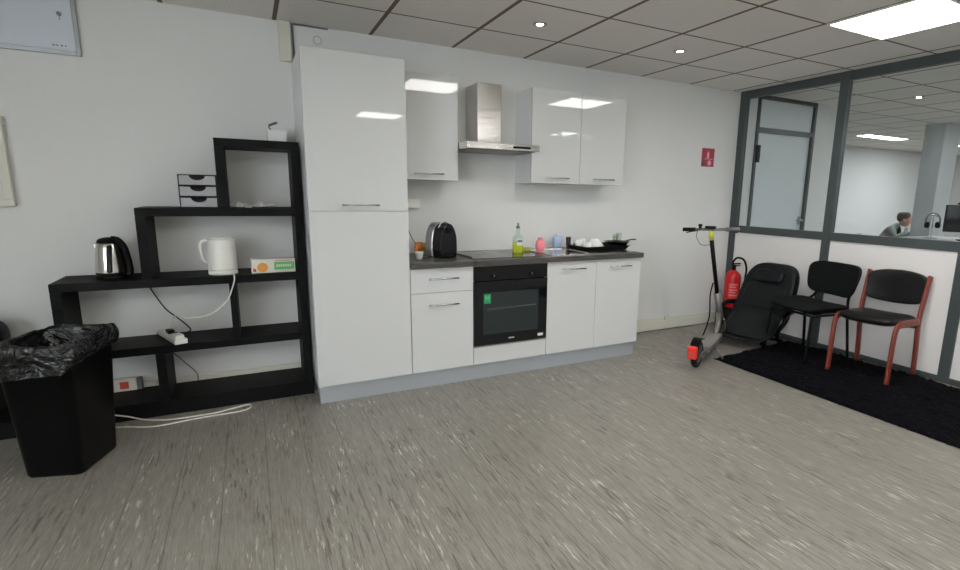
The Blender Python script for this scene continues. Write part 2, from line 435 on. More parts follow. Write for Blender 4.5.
# office lights
for (x, y, lab) in [(8.75, 1.52, 'long flat office ceiling light left of the pillar, the nearer one'), (11.0, 1.6, 'office ceiling light farther back beside the pillar'), (9.9, -.35, 'office ceiling light right of the pillar')]:
    ceiling_panel(x, y, lab, 'light_cool', 1.2 if x < 9 else .9, .25 if x < 9 else .3, 'office ceiling lights beyond the glass')
for (x, y) in [(6.2, -3.0), (9.2, -3.0), (12.2, -3.0), (4.24, -4.5), (9.2, -5.4), (7.0, -1.5), (12.0, .6)]:  # unseen panels added to brighten the office, except the reflected one by the partition
    ceiling_panel(x, y, 'unseen square fill panel on the office ceiling, outside the picture beyond the glass', 'light_cool', .6, .6, 'office ceiling lights out of view')

# ------------------------------------------------------------------ kitchen
GAP = .0015
YD = -.573   # door faces
def bar_handle(mb, xc, z, yf, L=.19):
    mb.cyl((xc-L/2-.012, yf-.030, z), (xc+L/2+.012, yf-.030, z), .0055, n=12)
    for sgn in (-1, 1): mb.cyl((xc+sgn*(L/2-.006), yf, z), (xc+sgn*(L/2-.006), yf-.030, z), .0045, n=10)
    return mb
def front(name, x0, x1, z0, z1, yf, par, hz=None, hl=.19, mat='white_gloss'):
    d = MB().box(x0+GAP, x1-GAP, yf, yf+.018, z0+GAP, z1-GAP).build(name, mat, par, bevel=.0015, world=True)
    if hz is not None:
        bar_handle(MB(), (x0+x1)/2, hz, yf, hl).build('handle', 'chrome', d, smooth=True, world=True)
    return d
def carcass(x0, x1, yf, z0, z1, par):
    return MB().box(x0+.0005, x1-.0005, yf+.0195, -.002, z0, z1).build('body', 'white_body', par, world=True, bevel=.001)

zb = .119
t = thing('tall_cabinet', 'tall white glossy cupboard with two stacked doors beside the black shelf', 'cabinet', (.25, -.29, .0))
MB().box(-.0495, .5495, YD+.0195, -.002, zb, 2.146).build('body', 'white_body', t, world=True, bevel=.001)
MB().box(-.03, .53, -.5, -.05, 0.0005, zb).build('feet_box', 'white_body', t, world=True)
front('upper_door', -.05, .55, 1.225, 2.146, YD, t, 1.262, .20)
front('lower_door', -.05, .55, zb, 1.225, YD, t)
t = thing('drawer_cabinet', 'white glossy base cabinet with one drawer above a door, left of the oven', 'cabinet', (.775, -.29, .0))
carcass(.5515, .9995, YD, zb, .845, t)
MB().box(.57, .98, -.5, -.05, 0.0005, zb).build('feet_box', 'white_body', t, world=True)
front('drawer', .552, 1.0, .674, .845, YD, t, .772)
front('door', .552, 1.0, zb, .674, YD, t, .592)
t = thing('oven_housing', 'white base cabinet with a low white panel under the black oven', 'cabinet', (1.3, -.29, .0))
o = MB(); o.box(1.0005, 1.016, YD+.0195, -.002, zb, .845); o.box(1.584, 1.5995, YD+.0195, -.002, zb, .845); o.box(1.016, 1.584, YD+.0195, -.002, zb, .245)
o.build('body', 'white_body', t, world=True)
MB().box(1.03, 1.57, -.5, -.05, 0.0005, zb).build('feet_box', 'white_body', t, world=True)
front('filler_panel', 1.0, 1.6, zb, .249, YD, t)
t = thing('sink_cabinet', 'white glossy double-door base cabinet under the sink, right of the oven', 'cabinet', (2.05, -.29, .0))
carcass(1.6005, 2.4995, YD, zb, .845, t)
MB().box(1.63, 2.47, -.5, -.05, 0.0005, zb).build('feet_box', 'white_body', t, world=True)
front('door', 1.6, 2.05, zb, .845, YD, t, .785)
front('door', 2.05, 2.5, zb, .845, YD, t, .785)
o = MB(); o.box(-.04, 2.49, -.548, -.536, .0005, zb-.002)
tag(o.build('plinth', 'plinth', bevel=.001), 'brushed aluminium kickboard running along the floor under the white base cabinets', 'kickboard')

# worktop with joint
o = MB(); o.box(.5515, 2.502, -.605, -.003, .8465, .886)
wt = tag(o.build('worktop', 'worktop', bevel=.004), 'dark grey wood-grain laminate worktop over the base cabinets', 'worktop')
MB().box(.998, 1.002, -.607, -.004, .8468, .8866).build('joint_strip', 'black_matte', wt)

# oven
t = thing('built_in_oven', 'black glass built-in oven with a green sticker on its window', 'oven', (1.3, -.29, .25))
MB().box(1.017, 1.583, -.553, -.05, .252, .842).build('body', 'black_matte', t, world=True)
MB().box(1.003, 1.597, -.578, -.5535, .735, .843).build('control_panel', 'black_gloss', t, world=True, bevel=.002)
dd = MB().box(1.003, 1.597, -.584, -.5535, .262, .731).build('oven_door', 'black_glass', t, world=True, bevel=.003)
MB().box(1.070, 1.520, -.586, -.5835, .340, .650).build('window', 'oven_window', dd, world=True, bevel=.001)
o = MB()
for k in range(2): o.cyl((1.10, -.5865, .520+.012*k), (1.50, -.5865, .532+.004*k), .0012, n=6)
o.build('rack', 'scooter_grey', dd, world=True)
for kx in (1.150, 1.455):
    kb = MB().cyl((kx, -.5785, .765), (kx, -.598, .765), .015, .013, n=28).build('knob', 'black_plastic', t, world=True, bevel=.002)
    MB().box(kx-.0015, kx+.0015, -.5995, -.598, .765, .777).build('pointer', 'grille', kb, world=True)
MB().box(1.003, 1.597, -.580, -.578, .838, .843).build('top_trim', 'scooter_grey', t, world=True)
MB().box(1.075, 1.128, -.5872, -.5862, .570, .638).build('green_sticker', 'green_sticker', dd, world=True)['label'] = 'green sticker'
o = MB(); o.prism([(1.085, .59), (1.092, .59), (1.092, .615), (1.1015, .598), (1.111, .615), (1.111, .59), (1.118, .59), (1.118, .630), (1.111, .630), (1.1015, .610), (1.092, .630), (1.085, .630)], 'y', -.588, -.5873)
o.build('sticker_print', 'green_print', dd, world=True)
MB().box(1.520, 1.565, -.5862, -.5848, .285, .305).build('white_label', 'paper', dd, world=True)['label'] = 'small white label'
o = MB()
for k in range(4): o.box(1.275+k*.012, 1.283+k*.012, -.5862, -.5848, .292, .302)
o.build('maker_mark', 'grille', dd, world=True)
o = MB(); o.box(1.003, 1.597, -.582, -.5535, .251, .260); o.build('bottom_trim', 'chrome', t, world=True)

# hob
t = thing('induction_hob', 'flat black glass hob set in the worktop above the oven', 'hob', (1.3, -.3, .8862))
MB().box(-.285, .285, -.235, .225, .0, .004).build('glass_plate', 'black_glass', t, bevel=.0015)
for (x, y, r) in [(-.14, .1, .09), (.14, .1, .075), (-.14, -.1, .075), (.14, -.1, .09)]:
    o = MB().tube([(x+r*math.cos(a), y+r*math.sin(a), .0043) for a in [2*math.pi*k/32 for k in range(32)]], .0008, n=6, closed=True)
    o.build('cooking_zone', 'cord_grey', t)

# sink (drainer rim proud of the worktop)
t = thing('sink', 'shallow stainless steel sink and drainer set in the worktop', 'sink', (1.98, -.33, .8862))
o = MB(); X0, X1, Y0, Y1 = -.33, .47, -.215, .215
o.box(X0, X1, Y0, Y0+.03, 0, .005); o.box(X0, X1, Y1-.03, Y1, 0, .005); o.box(X0, X0+.03, Y0+.03, Y1-.03, 0, .005); o.box(X1-.03, X1, Y0+.03, Y1-.03, 0, .005)
o.box(X0+.38, X0+.42, Y0+.03, Y1-.03, 0, .005)
o.build('rim', 'steel', t, bevel=.0015)
o = MB(); o.box(X0+.03, X0+.38, Y0+.03, Y1-.03, .0, .0015); o.build('bowl', 'steel', t)
o = MB(); o.box(X0+.42, X1-.03, Y0+.03, Y1-.03, .0, .002)
for k in range(7): o.box(X0+.45+k*.04, X0+.46+k*.04, Y0+.05, Y1-.05, .002, .0045)
o.build('drainer', 'steel', t)

# wall cabinets
YU = -.283
t = thing('wall_cabinet', 'single white glossy wall cupboard between the tall cupboard and the extractor hood', 'cabinet', (.775, -.14, 1.43))
MB().box(.5525, .9995, YU+.0195, -.002, 1.4325, 2.143).build('body', 'white_body', t, world=True)
front('door', .552, 1.0, 1.4315, 2.144, YU, t, 1.475)
t = thing('double_wall_cabinet', 'white glossy double-door wall cupboard right of the extractor hood', 'cabinet', (2.05, -.14, 1.43))
MB().box(1.6005, 2.4995, YU+.0195, -.002, 1.4325, 2.143).build('body', 'white_body', t, world=True, bevel=.001)
front('door', 1.6, 2.05, 1.4315, 2.144, YU, t, 1.475)
front('door', 2.05, 2.5, 1.4315, 2.144, YU, t, 1.475)

# hood
t = thing('extractor_hood', 'stainless steel chimney extractor hood between the wall cupboards', 'extractor hood', (1.26, -.2, 1.645))
MB().box(1.168, 1.358, -.245, -.002, 1.712, 2.138).build('chimney', 'steel', t, world=True, bevel=.003)
o = MB(); o.hexa([(1.003, -.455, 1.655), (1.578, -.455, 1.655), (1.578, -.003, 1.655), (1.003, -.003, 1.655)], [(1.003, -.455, 1.700), (1.578, -.455, 1.700), (1.578, -.003, 1.712), (1.003, -.003, 1.712)])
o.build('canopy', 'steel', t, world=True, bevel=.003)
MB().box(1.03, 1.55, -.43, -.05, 1.649, 1.656).build('filter', 'scooter_grey', t, world=True)
cp = MB().box(1.36, 1.50, -.4575, -.4545, 1.668, 1.684).build('control_strip', 'black_gloss', t, world=True, bevel=.001)
for k in range(4): MB().cyl((1.385+k*.03, -.4575, 1.676), (1.385+k*.03, -.460, 1.676), .004, n=10).build('button', 'black_plastic', cp, world=True)

# ------------------------------------------------------------------ step shelf
SY0, SY1 = -.335, -.024
t = thing('step_shelf', 'black wooden staircase-shaped shelving unit against the wall left of the tall white cupboard', 'shelf', (-.7, -.18, .0))
TH = .05
lev = [(.0005, .055, -1.72, -.06), (.385, .432, -1.72, -.108), (.780, .828, -1.335, -.108), (1.185, 1.233, -.925, -.108), (1.588, 1.636, -.515, -.06)]
MB().box(-1.72, -.06, SY0, SY1, .0005, .095).build('base_board', 'black_wood', t, world=True, bevel=.002)
for z0, z1, x0, x1 in lev[1:]:
    MB().box(x0, x1, SY0, SY1, z0, z1).build('shelf_board', 'black_wood', t, world=True, bevel=.002)
MB().box(-.1075, -.06, SY0, SY1, .0955, 1.5875).build('side_panel', 'black_wood', t, world=True, bevel=.002)
for x0, za, zc_ in [(-1.72, .0955, .3845), (-1.335, .4325, .7795), (-.925, .8285, 1.1845), (-.515, 1.2335, 1.5875)]:
    MB().box(x0, x0+.048, SY0, SY1, za, zc_).build('side_panel', 'black_wood', t, world=True, bevel=.002)
MB().box(-.905, -.857, SY0, SY1, .0955, .3845).build('divider', 'black_wood', t, world=True, bevel=.002)
MB().box(-.500, -.462, SY0, SY1, .4325, .7795).build('divider', 'black_wood', t, world=True, bevel=.002)

# desk drawer set
t = thing('drawer_set', 'small grey three-drawer desktop organiser on the black shelf step', 'drawer set', (-.613, -.19, 1.2335))
o = MB(); w, d, hh = .096, .125, .190
o.box(-w, w, -d, d, hh-.004, hh); o.box(-w, w, -d, d, 0, .004); o.box(-w, -w+.004, -d, d, .004, hh-.004); o.box(w-.004, w, -d, d, .004, hh-.004); o.box(-w+.004, w-.004, d-.004, d, .004, hh-.004)
for k in (1, 2): o.box(-w+.004, w-.004, -d, d-.004, hh*k/3-.003, hh*k/3+.003)
o.build('case', 'black_plastic', t)
for k in range(3):
    z0 = hh*k/3+.006; z1 = hh*(k+1)/3-.006
    pts = [(-w+.006, z0), (w-.006, z0), (w-.006, z1)]
    for a in range(0, 13):
        an = math.pi*a/12; pts.append((.040*math.cos(an), z1-.026*math.sin(an)))
    pts.append((-w+.006, z1))
    o = MB().prism(pts, 'y', -d-.004, -d+.001); dob = o.build('drawer', 'tray_grey', t)
    MB().box(-w+.008, w-.008, -d+.0012, d-.006, z0, z1-.004).build('tray', 'black_matte', dob)

# papers in the top compartment
o = MB()
for k in range(16):
    x = -.44+random.random()*.24; y = -.24+random.random()*.14; a = random.random()*3
    dx, dy = .035*math.cos(a), .035*math.sin(a); z = 1.234+k*.0012
    o.hexa([(x-dx, y-dy, z), (x+dy*.6, y-dx*.6, z), (x+dx, y+dy, z), (x-dy*.6, y+dx*.6, z)], [(x-dx, y-dy, z+.001+random.random()*.02), (x+dy*.6, y-dx*.6, z+.0015+random.random()*.02), (x+dx, y+dy, z+.001+random.random()*.02), (x-dy*.6, y+dx*.6, z+.001)])
tag(o.build('crumpled_papers', 'paper'), 'loose crumpled white papers lying in the top opening of the black shelf', 'paper', kind='stuff')

# white box on the very top with dark clip on it
t = thing('small_box', 'small white box with a dark clip on top, on the highest shelf board', 'box', (-.165, -.20, 1.6365))
MB().box(-.062, .045, -.05, .05, 0, .072).build('carton', 'porcelain', t, bevel=.004)
o = MB(); o.tube(smooth_path([(-.04, -.01, .076), (-.05, -.01, .095), (-.02, -.01, .112), (.0, -.01, .118)]), .004, n=8); o.tube([(-.05, -.01, .100), (-.005, -.01, .120)], .007, n=8)
o.build('clip', 'cord_grey', t, smooth=True)

# steel kettle
t = thing('steel_kettle', 'brushed steel electric kettle with black handle and base on the black shelf', 'kettle', (-1.083, -.20, .8285), math.radians(0))
MB().lathe([(.001, 0), (.078, 0), (.080, .006), (.079, .020), (.074, .024), (.001, .024)]).build('power_base', 'black_plastic', t, smooth=True)
b = MB().lathe([(.001, .0245), (.073, .0245), (.074, .04), (.071, .09), (.064, .15), (.056, .195), (.052, .205), (.001, .205)], n=40)
b.build('body', 'steel', t, smooth=True)
MB().lathe([(.001, .2055), (.053, .2055), (.051, .217), (.040, .228), (.02, .234), (.001, .236)], n=36).build('lid', 'black_plastic', t, smooth=True)
o = MB().tube(smooth_path([(.020, -.03, .228), (.050, -.028, .220), (.074, -.025, .18), (.086, -.022, .11), (.090, -.02, .04), (.080, -.02, .018)]), .014, n=10, ellipse=(.015, .017, (0, 1, 0)))
o.build('handle', 'black_plastic', t, smooth=True)
o = MB(); o.prism([(-.010, .04), (.018, .04), (.026, .195), (.004, .195)], 'y', -.082, -.030); o.build('water_gauge', 'black_gloss', t, bevel=.008, seg=3)
o = MB(); o.hexa([(-.060, -.018, .180), (-.060, .018, .180), (-.045, .018, .180), (-.045, -.018, .180)], [(-.064, -.012, .203), (-.064, .012, .203), (-.045, .018, .203), (-.045, -.018, .203)]); o.build('spout', 'steel', t)

# white kettle
t = thing('white_kettle', 'white plastic electric kettle on the middle of the black shelf', 'kettle', (-.528, -.225, .8285))
MB().lathe([(.001, 0), (.080, 0), (.081, .008), (.079, .022), (.074, .026), (.001, .026)]).build('power_base', 'white_plastic', t, smooth=True)
MB().lathe([(.001, .0265), (.079, .0265), (.080, .035), (.078, .12), (.074, .208), (.070, .216), (.001, .216)], n=40).build('body', 'white_plastic', t, smooth=True)
MB().lathe([(.001, .2155), (.062, .2155), (.058, .226), (.001, .230)], n=32).build('lid', 'white_plastic', t, smooth=True)
MB().tube(smooth_path([(-.062, -.02, .205), (-.085, -.022, .210), (-.106, -.025, .190), (-.110, -.025, .150), (-.098, -.022, .095), (-.073, -.02, .075)]), .010, n=10).build('handle', 'white_plastic', t, smooth=True)
o = MB(); o.hexa([(.060, -.018, .185), (.060, .018, .185), (.074, .014, .185), (.074, -.014, .185)], [(.055, -.022, .2145), (.055, .022, .2145), (.080, .01, .2145), (.080, -.01, .2145)]); o.build('spout', 'white_plastic', t)

# food box
t = thing('food_box', 'white carton with orange fruit and green band on the black shelf', 'box', (-.245, -.265, .8285), math.radians(2))
MB().box(-.128, .122, -.035, .035, 0, .088).build('carton', 'card', t, bevel=.002)
MB().box(.0, .116, -.0365, -.0352, .018, .068).build('green_band', 'green_print', t)
o = MB(); o.lathe([(.001, 0), (.030, 0), (.030, .0012), (.001, .0012)], n=24); bmesh.ops.rotate(o.bm, verts=o.bm.verts, cent=(0, 0, 0), matrix=Matrix.Rotation(math.pi/2, 3, 'X')); bmesh.ops.translate(o.bm, verts=o.bm.verts, vec=(-.066, -.0355, .036))
o.build('fruit_print', 'orange_print', t)
MB().box(-.120, -.103, -.0365, -.0352, .010, .030).build('red_print', 'red_print', t)
o = MB()
for k in range(7): o.box(.012+k*.013, .020+k*.013, -.0372, -.0366, .036, .052)
o.build('lettering', 'card', t)
o = MB().box(.008, .105, -.0365, -.0352, .074, .077).build('thin_line', 'red_print', t)

# power strip and adapters
A = Vector((-.888, -.04)); B = Vector((-.775, -.33))
ang = math.atan2(B.y-A.y, B.x-A.x)
t = thing('power_strip', 'white power strip lying across the lower shelf board with two plugs', 'power strip', ((A.x+B.x)/2, (A.y+B.y)/2, .4325), ang)
MB().box(-.165, .170, -.034, .034, 0, .030).build('strip_body', 'white_plastic', t, bevel=.005, seg=3)
for x in (-.10, -.03, .04, .11):
    MB().lathe([(.001, .0281), (.021, .0281), (.021, .0295), (.017, .0295), (.016, .0285), (.001, .0285)], (x, 0, 0), n=20).build('socket', 'cord_grey', t)
t = thing('plug_adapter', 'white plug pushed into the near end of the power strip', 'plug', (B.x-.018, B.y+.045, .4622), ang)
MB().box(-.035, .045, -.024, .024, 0, .022).build('plug_body', 'white_plastic', t, bevel=.006, seg=3)
t = thing('black_plug', 'black plug at the middle of the power strip, on the kettle cord', 'plug', ((A.x+B.x)/2-.012, (A.y+B.y)/2+.03, .4622), ang)
MB().box(-.03, .03, -.018, .018, 0, .024).build('plug_body', 'black_plastic', t, bevel=.006, seg=3)

def cord(name, pts, r, mat, label):
    return tag(MB().tube(smooth_path(pts), r, n=8).build(name, mat, smooth=True), label, 'cord')
cord('kettle_cord', [(-.480, -.30, .834), (-.469, -.338, .833), (-.469, -.347, .80), (-.488, -.347, .74), (-.515, -.346, .68), (-.585, -.345, .612), (-.665, -.343, .586), (-.74, -.31, .585), (-.79, -.26, .592), (-.815, -.20, .56), (-.84, -.16, .492)], .0042, 'cord_white', 'white cord hanging from the white kettle down to the power strip')
cord('kettle_cord', [(-.96, -.012, .842), (-.95, -.012, .79), (-.94, -.012, .73), (-.864, -.10, .612), (-.791, -.20, .563), (-.725, -.30, .517), (-.735, -.30, .495), (-.78, -.25, .482), (-.828, -.196, .474)], .0038, 'black_plastic', 'black cord hanging from the steel kettle behind the shelf to the power strip')
cord('strip_cord', [(-.93, -.012, .44), (-.91, -.012, .36), (-.87, -.03, .318), (-.80, -.04, .235), (-.742, -.04, .155), (-.735, -.04, .10)], .0035, 'cord_grey', 'thin grey cord hanging under the lower shelf board of the black unit')
# extension cord on the floor
cord('extension_cord', [(-1.15, -.37, .07), (-1.07, -.35, .035), (-.988, -.365, .006), (-.883, -.419, .006), (-.758, -.433, .006), (-.63, -.43, .006), (-.524, -.398, .006), (-.458, -.378, .006), (-.435, -.40, .006), (-.448, -.445, .006), (-.50, -.469, .006), (-.575, -.472, .006), (-.729, -.477, .006), (-.85, -.494, .006), (-.945, -.492, .006), (-1.06, -.44, .006), (-1.16, -.40, .006)], .0045, 'cord_white', 'white extension cord looped on the floor beside the black bin')

# floor-level socket by the bin
t = thing('wall_socket', 'beige double power socket on the cream trunking behind the black shelf', 'socket', (-1.115, -.0225, .14))
MB().box(-.065, .055, -.034, 0, -.055, .035).build('socket_box', 'cream', t, bevel=.004)
MB().box(-.030, .015, -.0355, -.0342, -.03, .015).build('outlet', 'red_print', t)['label'] = 'dark reddish outlet'
MB().box(.0555, .085, -.035, 0, -.045, .03).build('plug', 'cord_grey', t, bevel=.004)
t = thing('trunking_outlet', 'small grey outlet on the cream trunking just right of the base cabinets', 'socket', (2.57, -.0225, .112))
MB().box(-.018, .018, -.014, 0, -.012, .012).build('outlet_body', 'cord_grey', t, bevel=.003)
t = thing('cable_outlet', 'small cream cable outlet on the trunking behind the kick scooter', 'socket', (3.34, -.0225, .125))
MB().box(-.03, .03, -.02, 0, -.02, .025).build('outlet_body', 'cream', t, bevel=.003)

# socket above the worktop
t = thing('wall_socket', 'white wall socket with a plug just above the worktop beside the tall cupboard', 'socket', (.725, -.001, 1.262))
MB().box(-.045, .060, -.034, 0, -.035, .035).build('socket_box', 'white_plastic', t, bevel=.003)
MB().box(-.075, -.0455, -.05, -.002, -.03, .028).build('plug', 'black_plastic', t, bevel=.004)
cord('appliance_cord', [(.672, -.03, 1.235), (.668, -.04, 1.18), (.672, -.06, 1.10), (.70, -.08, 1.02), (.725, -.10, .96), (.735, -.12, .90)], .0035, 'cord_grey', 'grey cord hanging from the wall socket to the worktop beside the tall cupboard')
cord('appliance_cord', [(.935, -.20, .893), (.98, -.185, .891), (1.005, -.25, .8955), (1.015, -.36, .8955), (1.018, -.50, .8955)], .0035, 'black_plastic', 'black cord trailing from the coffee machine across the worktop')

# ------------------------------------------------------------------ coffee machine
t = thing('coffee_machine', 'black arched pod coffee machine with silver sides on the worktop', 'coffee machine', (.842, -.30, .8865), math.radians(22))
def arch(w, hh, n=24, zb=0):
    pts = [(-w*.94, zb), (-w, hh*.25)]
    for k in range(n+1):
        a = math.pi-math.pi*k/n
        pts.append((w*math.cos(a)*(1 if True else 1), hh*.34+(hh*.66)*math.sin(a)**.85))
    pts += [(w, hh*.25), (w*.94, zb)]
    return pts
MB().prism(arch(.079, .246), 'y', -.11, -.02).build('front_shell', 'black_gloss', t, bevel=.008, seg=3)
MB().prism(arch(.082, .250), 'y', -.0195, .06).build('rear_shell', 'chrome', t, bevel=.012, seg=3)
o = MB(); o.box(-.035, .035, -.135, -.11, .0, .018); o.build('drip_tray', 'black_plastic', t, bevel=.004)
o = MB(); o.lathe([(.001, 0), (.022, 0), (.022, .012), (.001, .012)], n=20); bmesh.ops.rotate(o.bm, verts=o.bm.verts, cent=(0, 0, 0), matrix=Matrix.Rotation(math.pi/2, 3, 'X')); bmesh.ops.translate(o.bm, verts=o.bm.verts, vec=(.0, -.111, .195))
o.build('button', 'black_plastic', t)
MB().tube(smooth_path([(-.05, -.06, .215), (-.03, -.06, .244), (0, -.06, .252), (.03, -.06, .244), (.05, -.06, .215)]), .006, n=8).build('lever', 'chrome', t, smooth=True)

# packets and cable coil to the left of it
def packet(x, y, mat, label, rz, s=1, g=None):
    t = thing('snack_packet', label, 'packet', (x, y, .8868), rz)
    o = MB(); cushion(o, 0, 0, .045*s, .07*s, .03, .09*s, e=.7, n=20, m=10)
    o.build('pouch', mat, t, smooth=True)
    MB().box(-.028*s, .028*s, -.003, .003, .084*s, .095*s).build('crimped_edge', mat, t)
packet(.722, -.20, 'orange_pack', 'orange snack packet standing behind the coffee machine', .3, 1.05)
packet(.775, -.165, 'green_pack', 'green and yellow packet beside the orange packet behind the coffee machine', -.2, .95)
t = thing('white_cup', 'small white cup with a dark opening at the worktop edge beside the tall cupboard', 'cup', (.665, -.40, .8865))
MB().lathe([(.001, 0), (.022, 0), (.030, .05), (.031, .052), (.027, .050), (.020, .006), (.001, .006)], n=28).build('bowl', 'porcelain', t, smooth=True)
MB().tube(smooth_path([(.027, -.005, .042), (.047, -.01, .040), (.047, -.01, .018), (.025, -.005, .014)]), .004, n=8).build('handle', 'cord_grey', t, smooth=True)

# ------------------------------------------------------------------ items right of the hob
ZW = .8865
t = thing('dish_soap_bottle', 'clear plastic bottle half full of yellow-green dish soap on the worktop', 'bottle', (1.490, -.290, .8906))
MB().lathe([(.001, 0), (.042, 0), (.045, .004), (.045, .082), (.001, .082)], n=28, sy=.7).build('liquid', 'soap_liquid', t, smooth=True)
MB().lathe([(.045, .0825), (.045, .118), (.036, .130), (.020, .142), (.017, .165), (.016, .19), (.001, .1905)], n=28, sy=.7).build('bottle_shell', 'clear', t, smooth=True)
MB().lathe([(.001, .191), (.016, .191), (.016, .205), (.007, .21), (.007, .232), (.001, .234)], n=20).build('cap', 'cord_grey', t, smooth=True)
o = MB(); o.box(-.026, .026, -.0335, -.0318, .060, .108); o.build('bottle_label', 'paper', t)
o = MB(); o.box(-.021, .021, -.0342, -.0336, .084, .102); o.build('label_print', 'cord_grey', t)

t = thing('sponge', 'yellow sponge lying on the worktop between the green bottle and the pink bottle', 'sponge', (1.617, -.16, ZW))
MB().box(-.045, .045, -.03, .03, 0, .022).build('foam', 'sponge', t, bevel=.005); MB().box(-.045, .045, -.03, .03, .0222, .030).build('scouring_layer', 'green_pack', t, bevel=.003)

t = thing('pink_soap_bottle', 'round pink hand soap bottle on the worktop', 'bottle', (1.712, -.255, .8918))
MB().lathe([(.001, 0), (.026, 0), (.040, .018), (.044, .045), (.040, .072), (.026, .092), (.001, .094)], n=30, sy=.8).build('bottle_body', 'pink', t, smooth=True)
MB().lathe([(.001, .0945), (.022, .0945), (.024, .108), (.018, .113), (.001, .114)], n=20).build('cap', 'sign_pale', t, smooth=True)

t = thing('blue_bottle', 'flat pale blue bottle standing by the sink against the wall', 'bottle', (1.995, -.055, ZW))
MB().box(-.042, .042, -.02, .02, 0, .105).build('bottle_body', 'blue_pale', t, bevel=.014, seg=4, smooth=False)
MB().box(-.015, .03, -.013, .013, .1055, .125).build('cap', 'porcelain', t, bevel=.003)
t = thing('dark_tumbler', 'narrow dark brown tumbler beside the drying tray', 'tumbler', (2.035, -.17, .8918))
MB().lathe([(.001, 0), (.018, 0), (.022, .095), (.023, .10), (.020, .099), (.016, .006), (.001, .006)], n=24).build('cup_body', 'cup_dark', t, smooth=True)

# black drying tray with crockery
TR = (2.262, -.28)
t = thing('drying_tray', 'long black plastic drying tray full of crockery on the draining side of the worktop', 'tray', (TR[0], TR[1], .8918), math.radians(4))
o = MB(); w, d, hh = .225, .15, .034
o.box(-w+.02, w-.02, -d+.02, d-.02, 0, .005)
def ring_wall(o, a0, b0, z0, a1, b1, z1, th=.006):
    P = lambda a, b, z: [(-a, -b, z), (a, -b, z), (a, b, z), (-a, b, z)]
    L0, L1 = P(a0, b0, z0), P(a1, b1, z1); I0, I1 = P(a0-th, b0-th, z0), P(a1-th, b1-th, z1)
    for i in range(4):
        j = (i+1) % 4
        o.hexa([L0[i], L0[j], I0[j], I0[i]], [L1[i], L1[j], I1[j], I1[i]])
ring_wall(o, w-.02, d-.02, .0, w, d, hh)
o.build('tray_body', 'black_plastic', t)
o = MB(); ring_wall(o, w+.006, d+.006, hh, w+.008, d+.008, hh+.005, .016); o.build('rim', 'black_gloss', t)
def bowl(x, y, z, r, hh, label, mat='porcelain', up=True):
    t = thing('bowl', label, 'bowl', (x, y, z), 0)
    pr = [(.001, 0), (r*.45, 0), (r*.8, hh*.45), (r, hh), (r*.96, hh), (r*.74, hh*.48), (r*.4, .005), (.001, .005)]
    if not up: pr = [(a, hh-b) for a, b in pr]
    MB().lathe(pr, n=32).build('bowl_body', mat, t, smooth=True)
    MB().lathe([(r*.3, 0), (r*.42, 0), (r*.42, .003), (r*.3, .003)] if up else [(r*.3, hh-.001), (r*.42, hh-.001), (r*.42, hh+.004), (r*.3, hh+.004)], n=24).build('foot_ring', mat, t)
bowl(2.222, -.29, .898, .076, .085, 'large white bowl turned upside down in the middle of the drying tray', up=False)
bowl(2.32, -.20, .898, .058, .05, 'white bowl upside down at the back of the drying tray', up=False)
def mug(x, y, z, label, mat='porcelain', r=.032, hh=.075, rz=0):
    t = thing('mug', label, 'mug', (x, y, z), rz)
    MB().lathe([(.001, 0), (r*.9, 0), (r, .006), (r, hh), (r*.9, hh), (r*.88, .008), (.001, .008)], n=28).build('mug_body', mat, t, smooth=True)
    MB().tube(smooth_path([(r*.9, 0, hh*.8), (r+.022, 0, hh*.75), (r+.022, 0, hh*.3), (r*.9, 0, hh*.22)]), .004, n=8).build('handle', mat, t, smooth=True)
mug(2.09, -.25, .898, 'white mug at the left end of the drying tray', rz=2.5)
mug(2.125, -.335, .898, 'white mug nearest the front left of the drying tray', r=.029, hh=.062, rz=-1)
mug(2.15, -.205, .898, 'white mug at the back left of the drying tray', hh=.085, rz=1.2)

t = thing('frying_pan', 'black frying pan on the right end of the drying tray, handle sticking out', 'pan', (2.425, -.335, .9335), math.radians(8))
MB().lathe([(.001, 0), (.085, 0), (.110, .026), (.112, .027), (.106, .026), (.082, .005), (.001, .005)], n=40).build('pan_body', 'black_gloss', t, smooth=True)
o = MB(); o.tube(smooth_path([(.103, .005, .018), (.14, .012, .027), (.20, .022, .031), (.265, .033, .031)]), .008, n=10, ellipse=(.006, .011, (0, 0, 1)))
o.build('handle', 'black_plastic', t, smooth=True)
for i, (x, y, hh_) in enumerate([(2.41, -.335, .082), (2.465, -.305, .090), (2.375, -.375, .070)]):
    t = thing('glass_tumbler', ['clear glass tumbler in the middle of the frying pan', 'taller clear glass at the handle side of the frying pan', 'short clear glass at the front of the frying pan'][i], 'glass', (x, y, .9392))
    MB().lathe([(.001, 0), (.020, 0), (.026, hh_), (.0001, hh_)][:3], n=24).build('glass_body', 'tumbler', t, smooth=True)

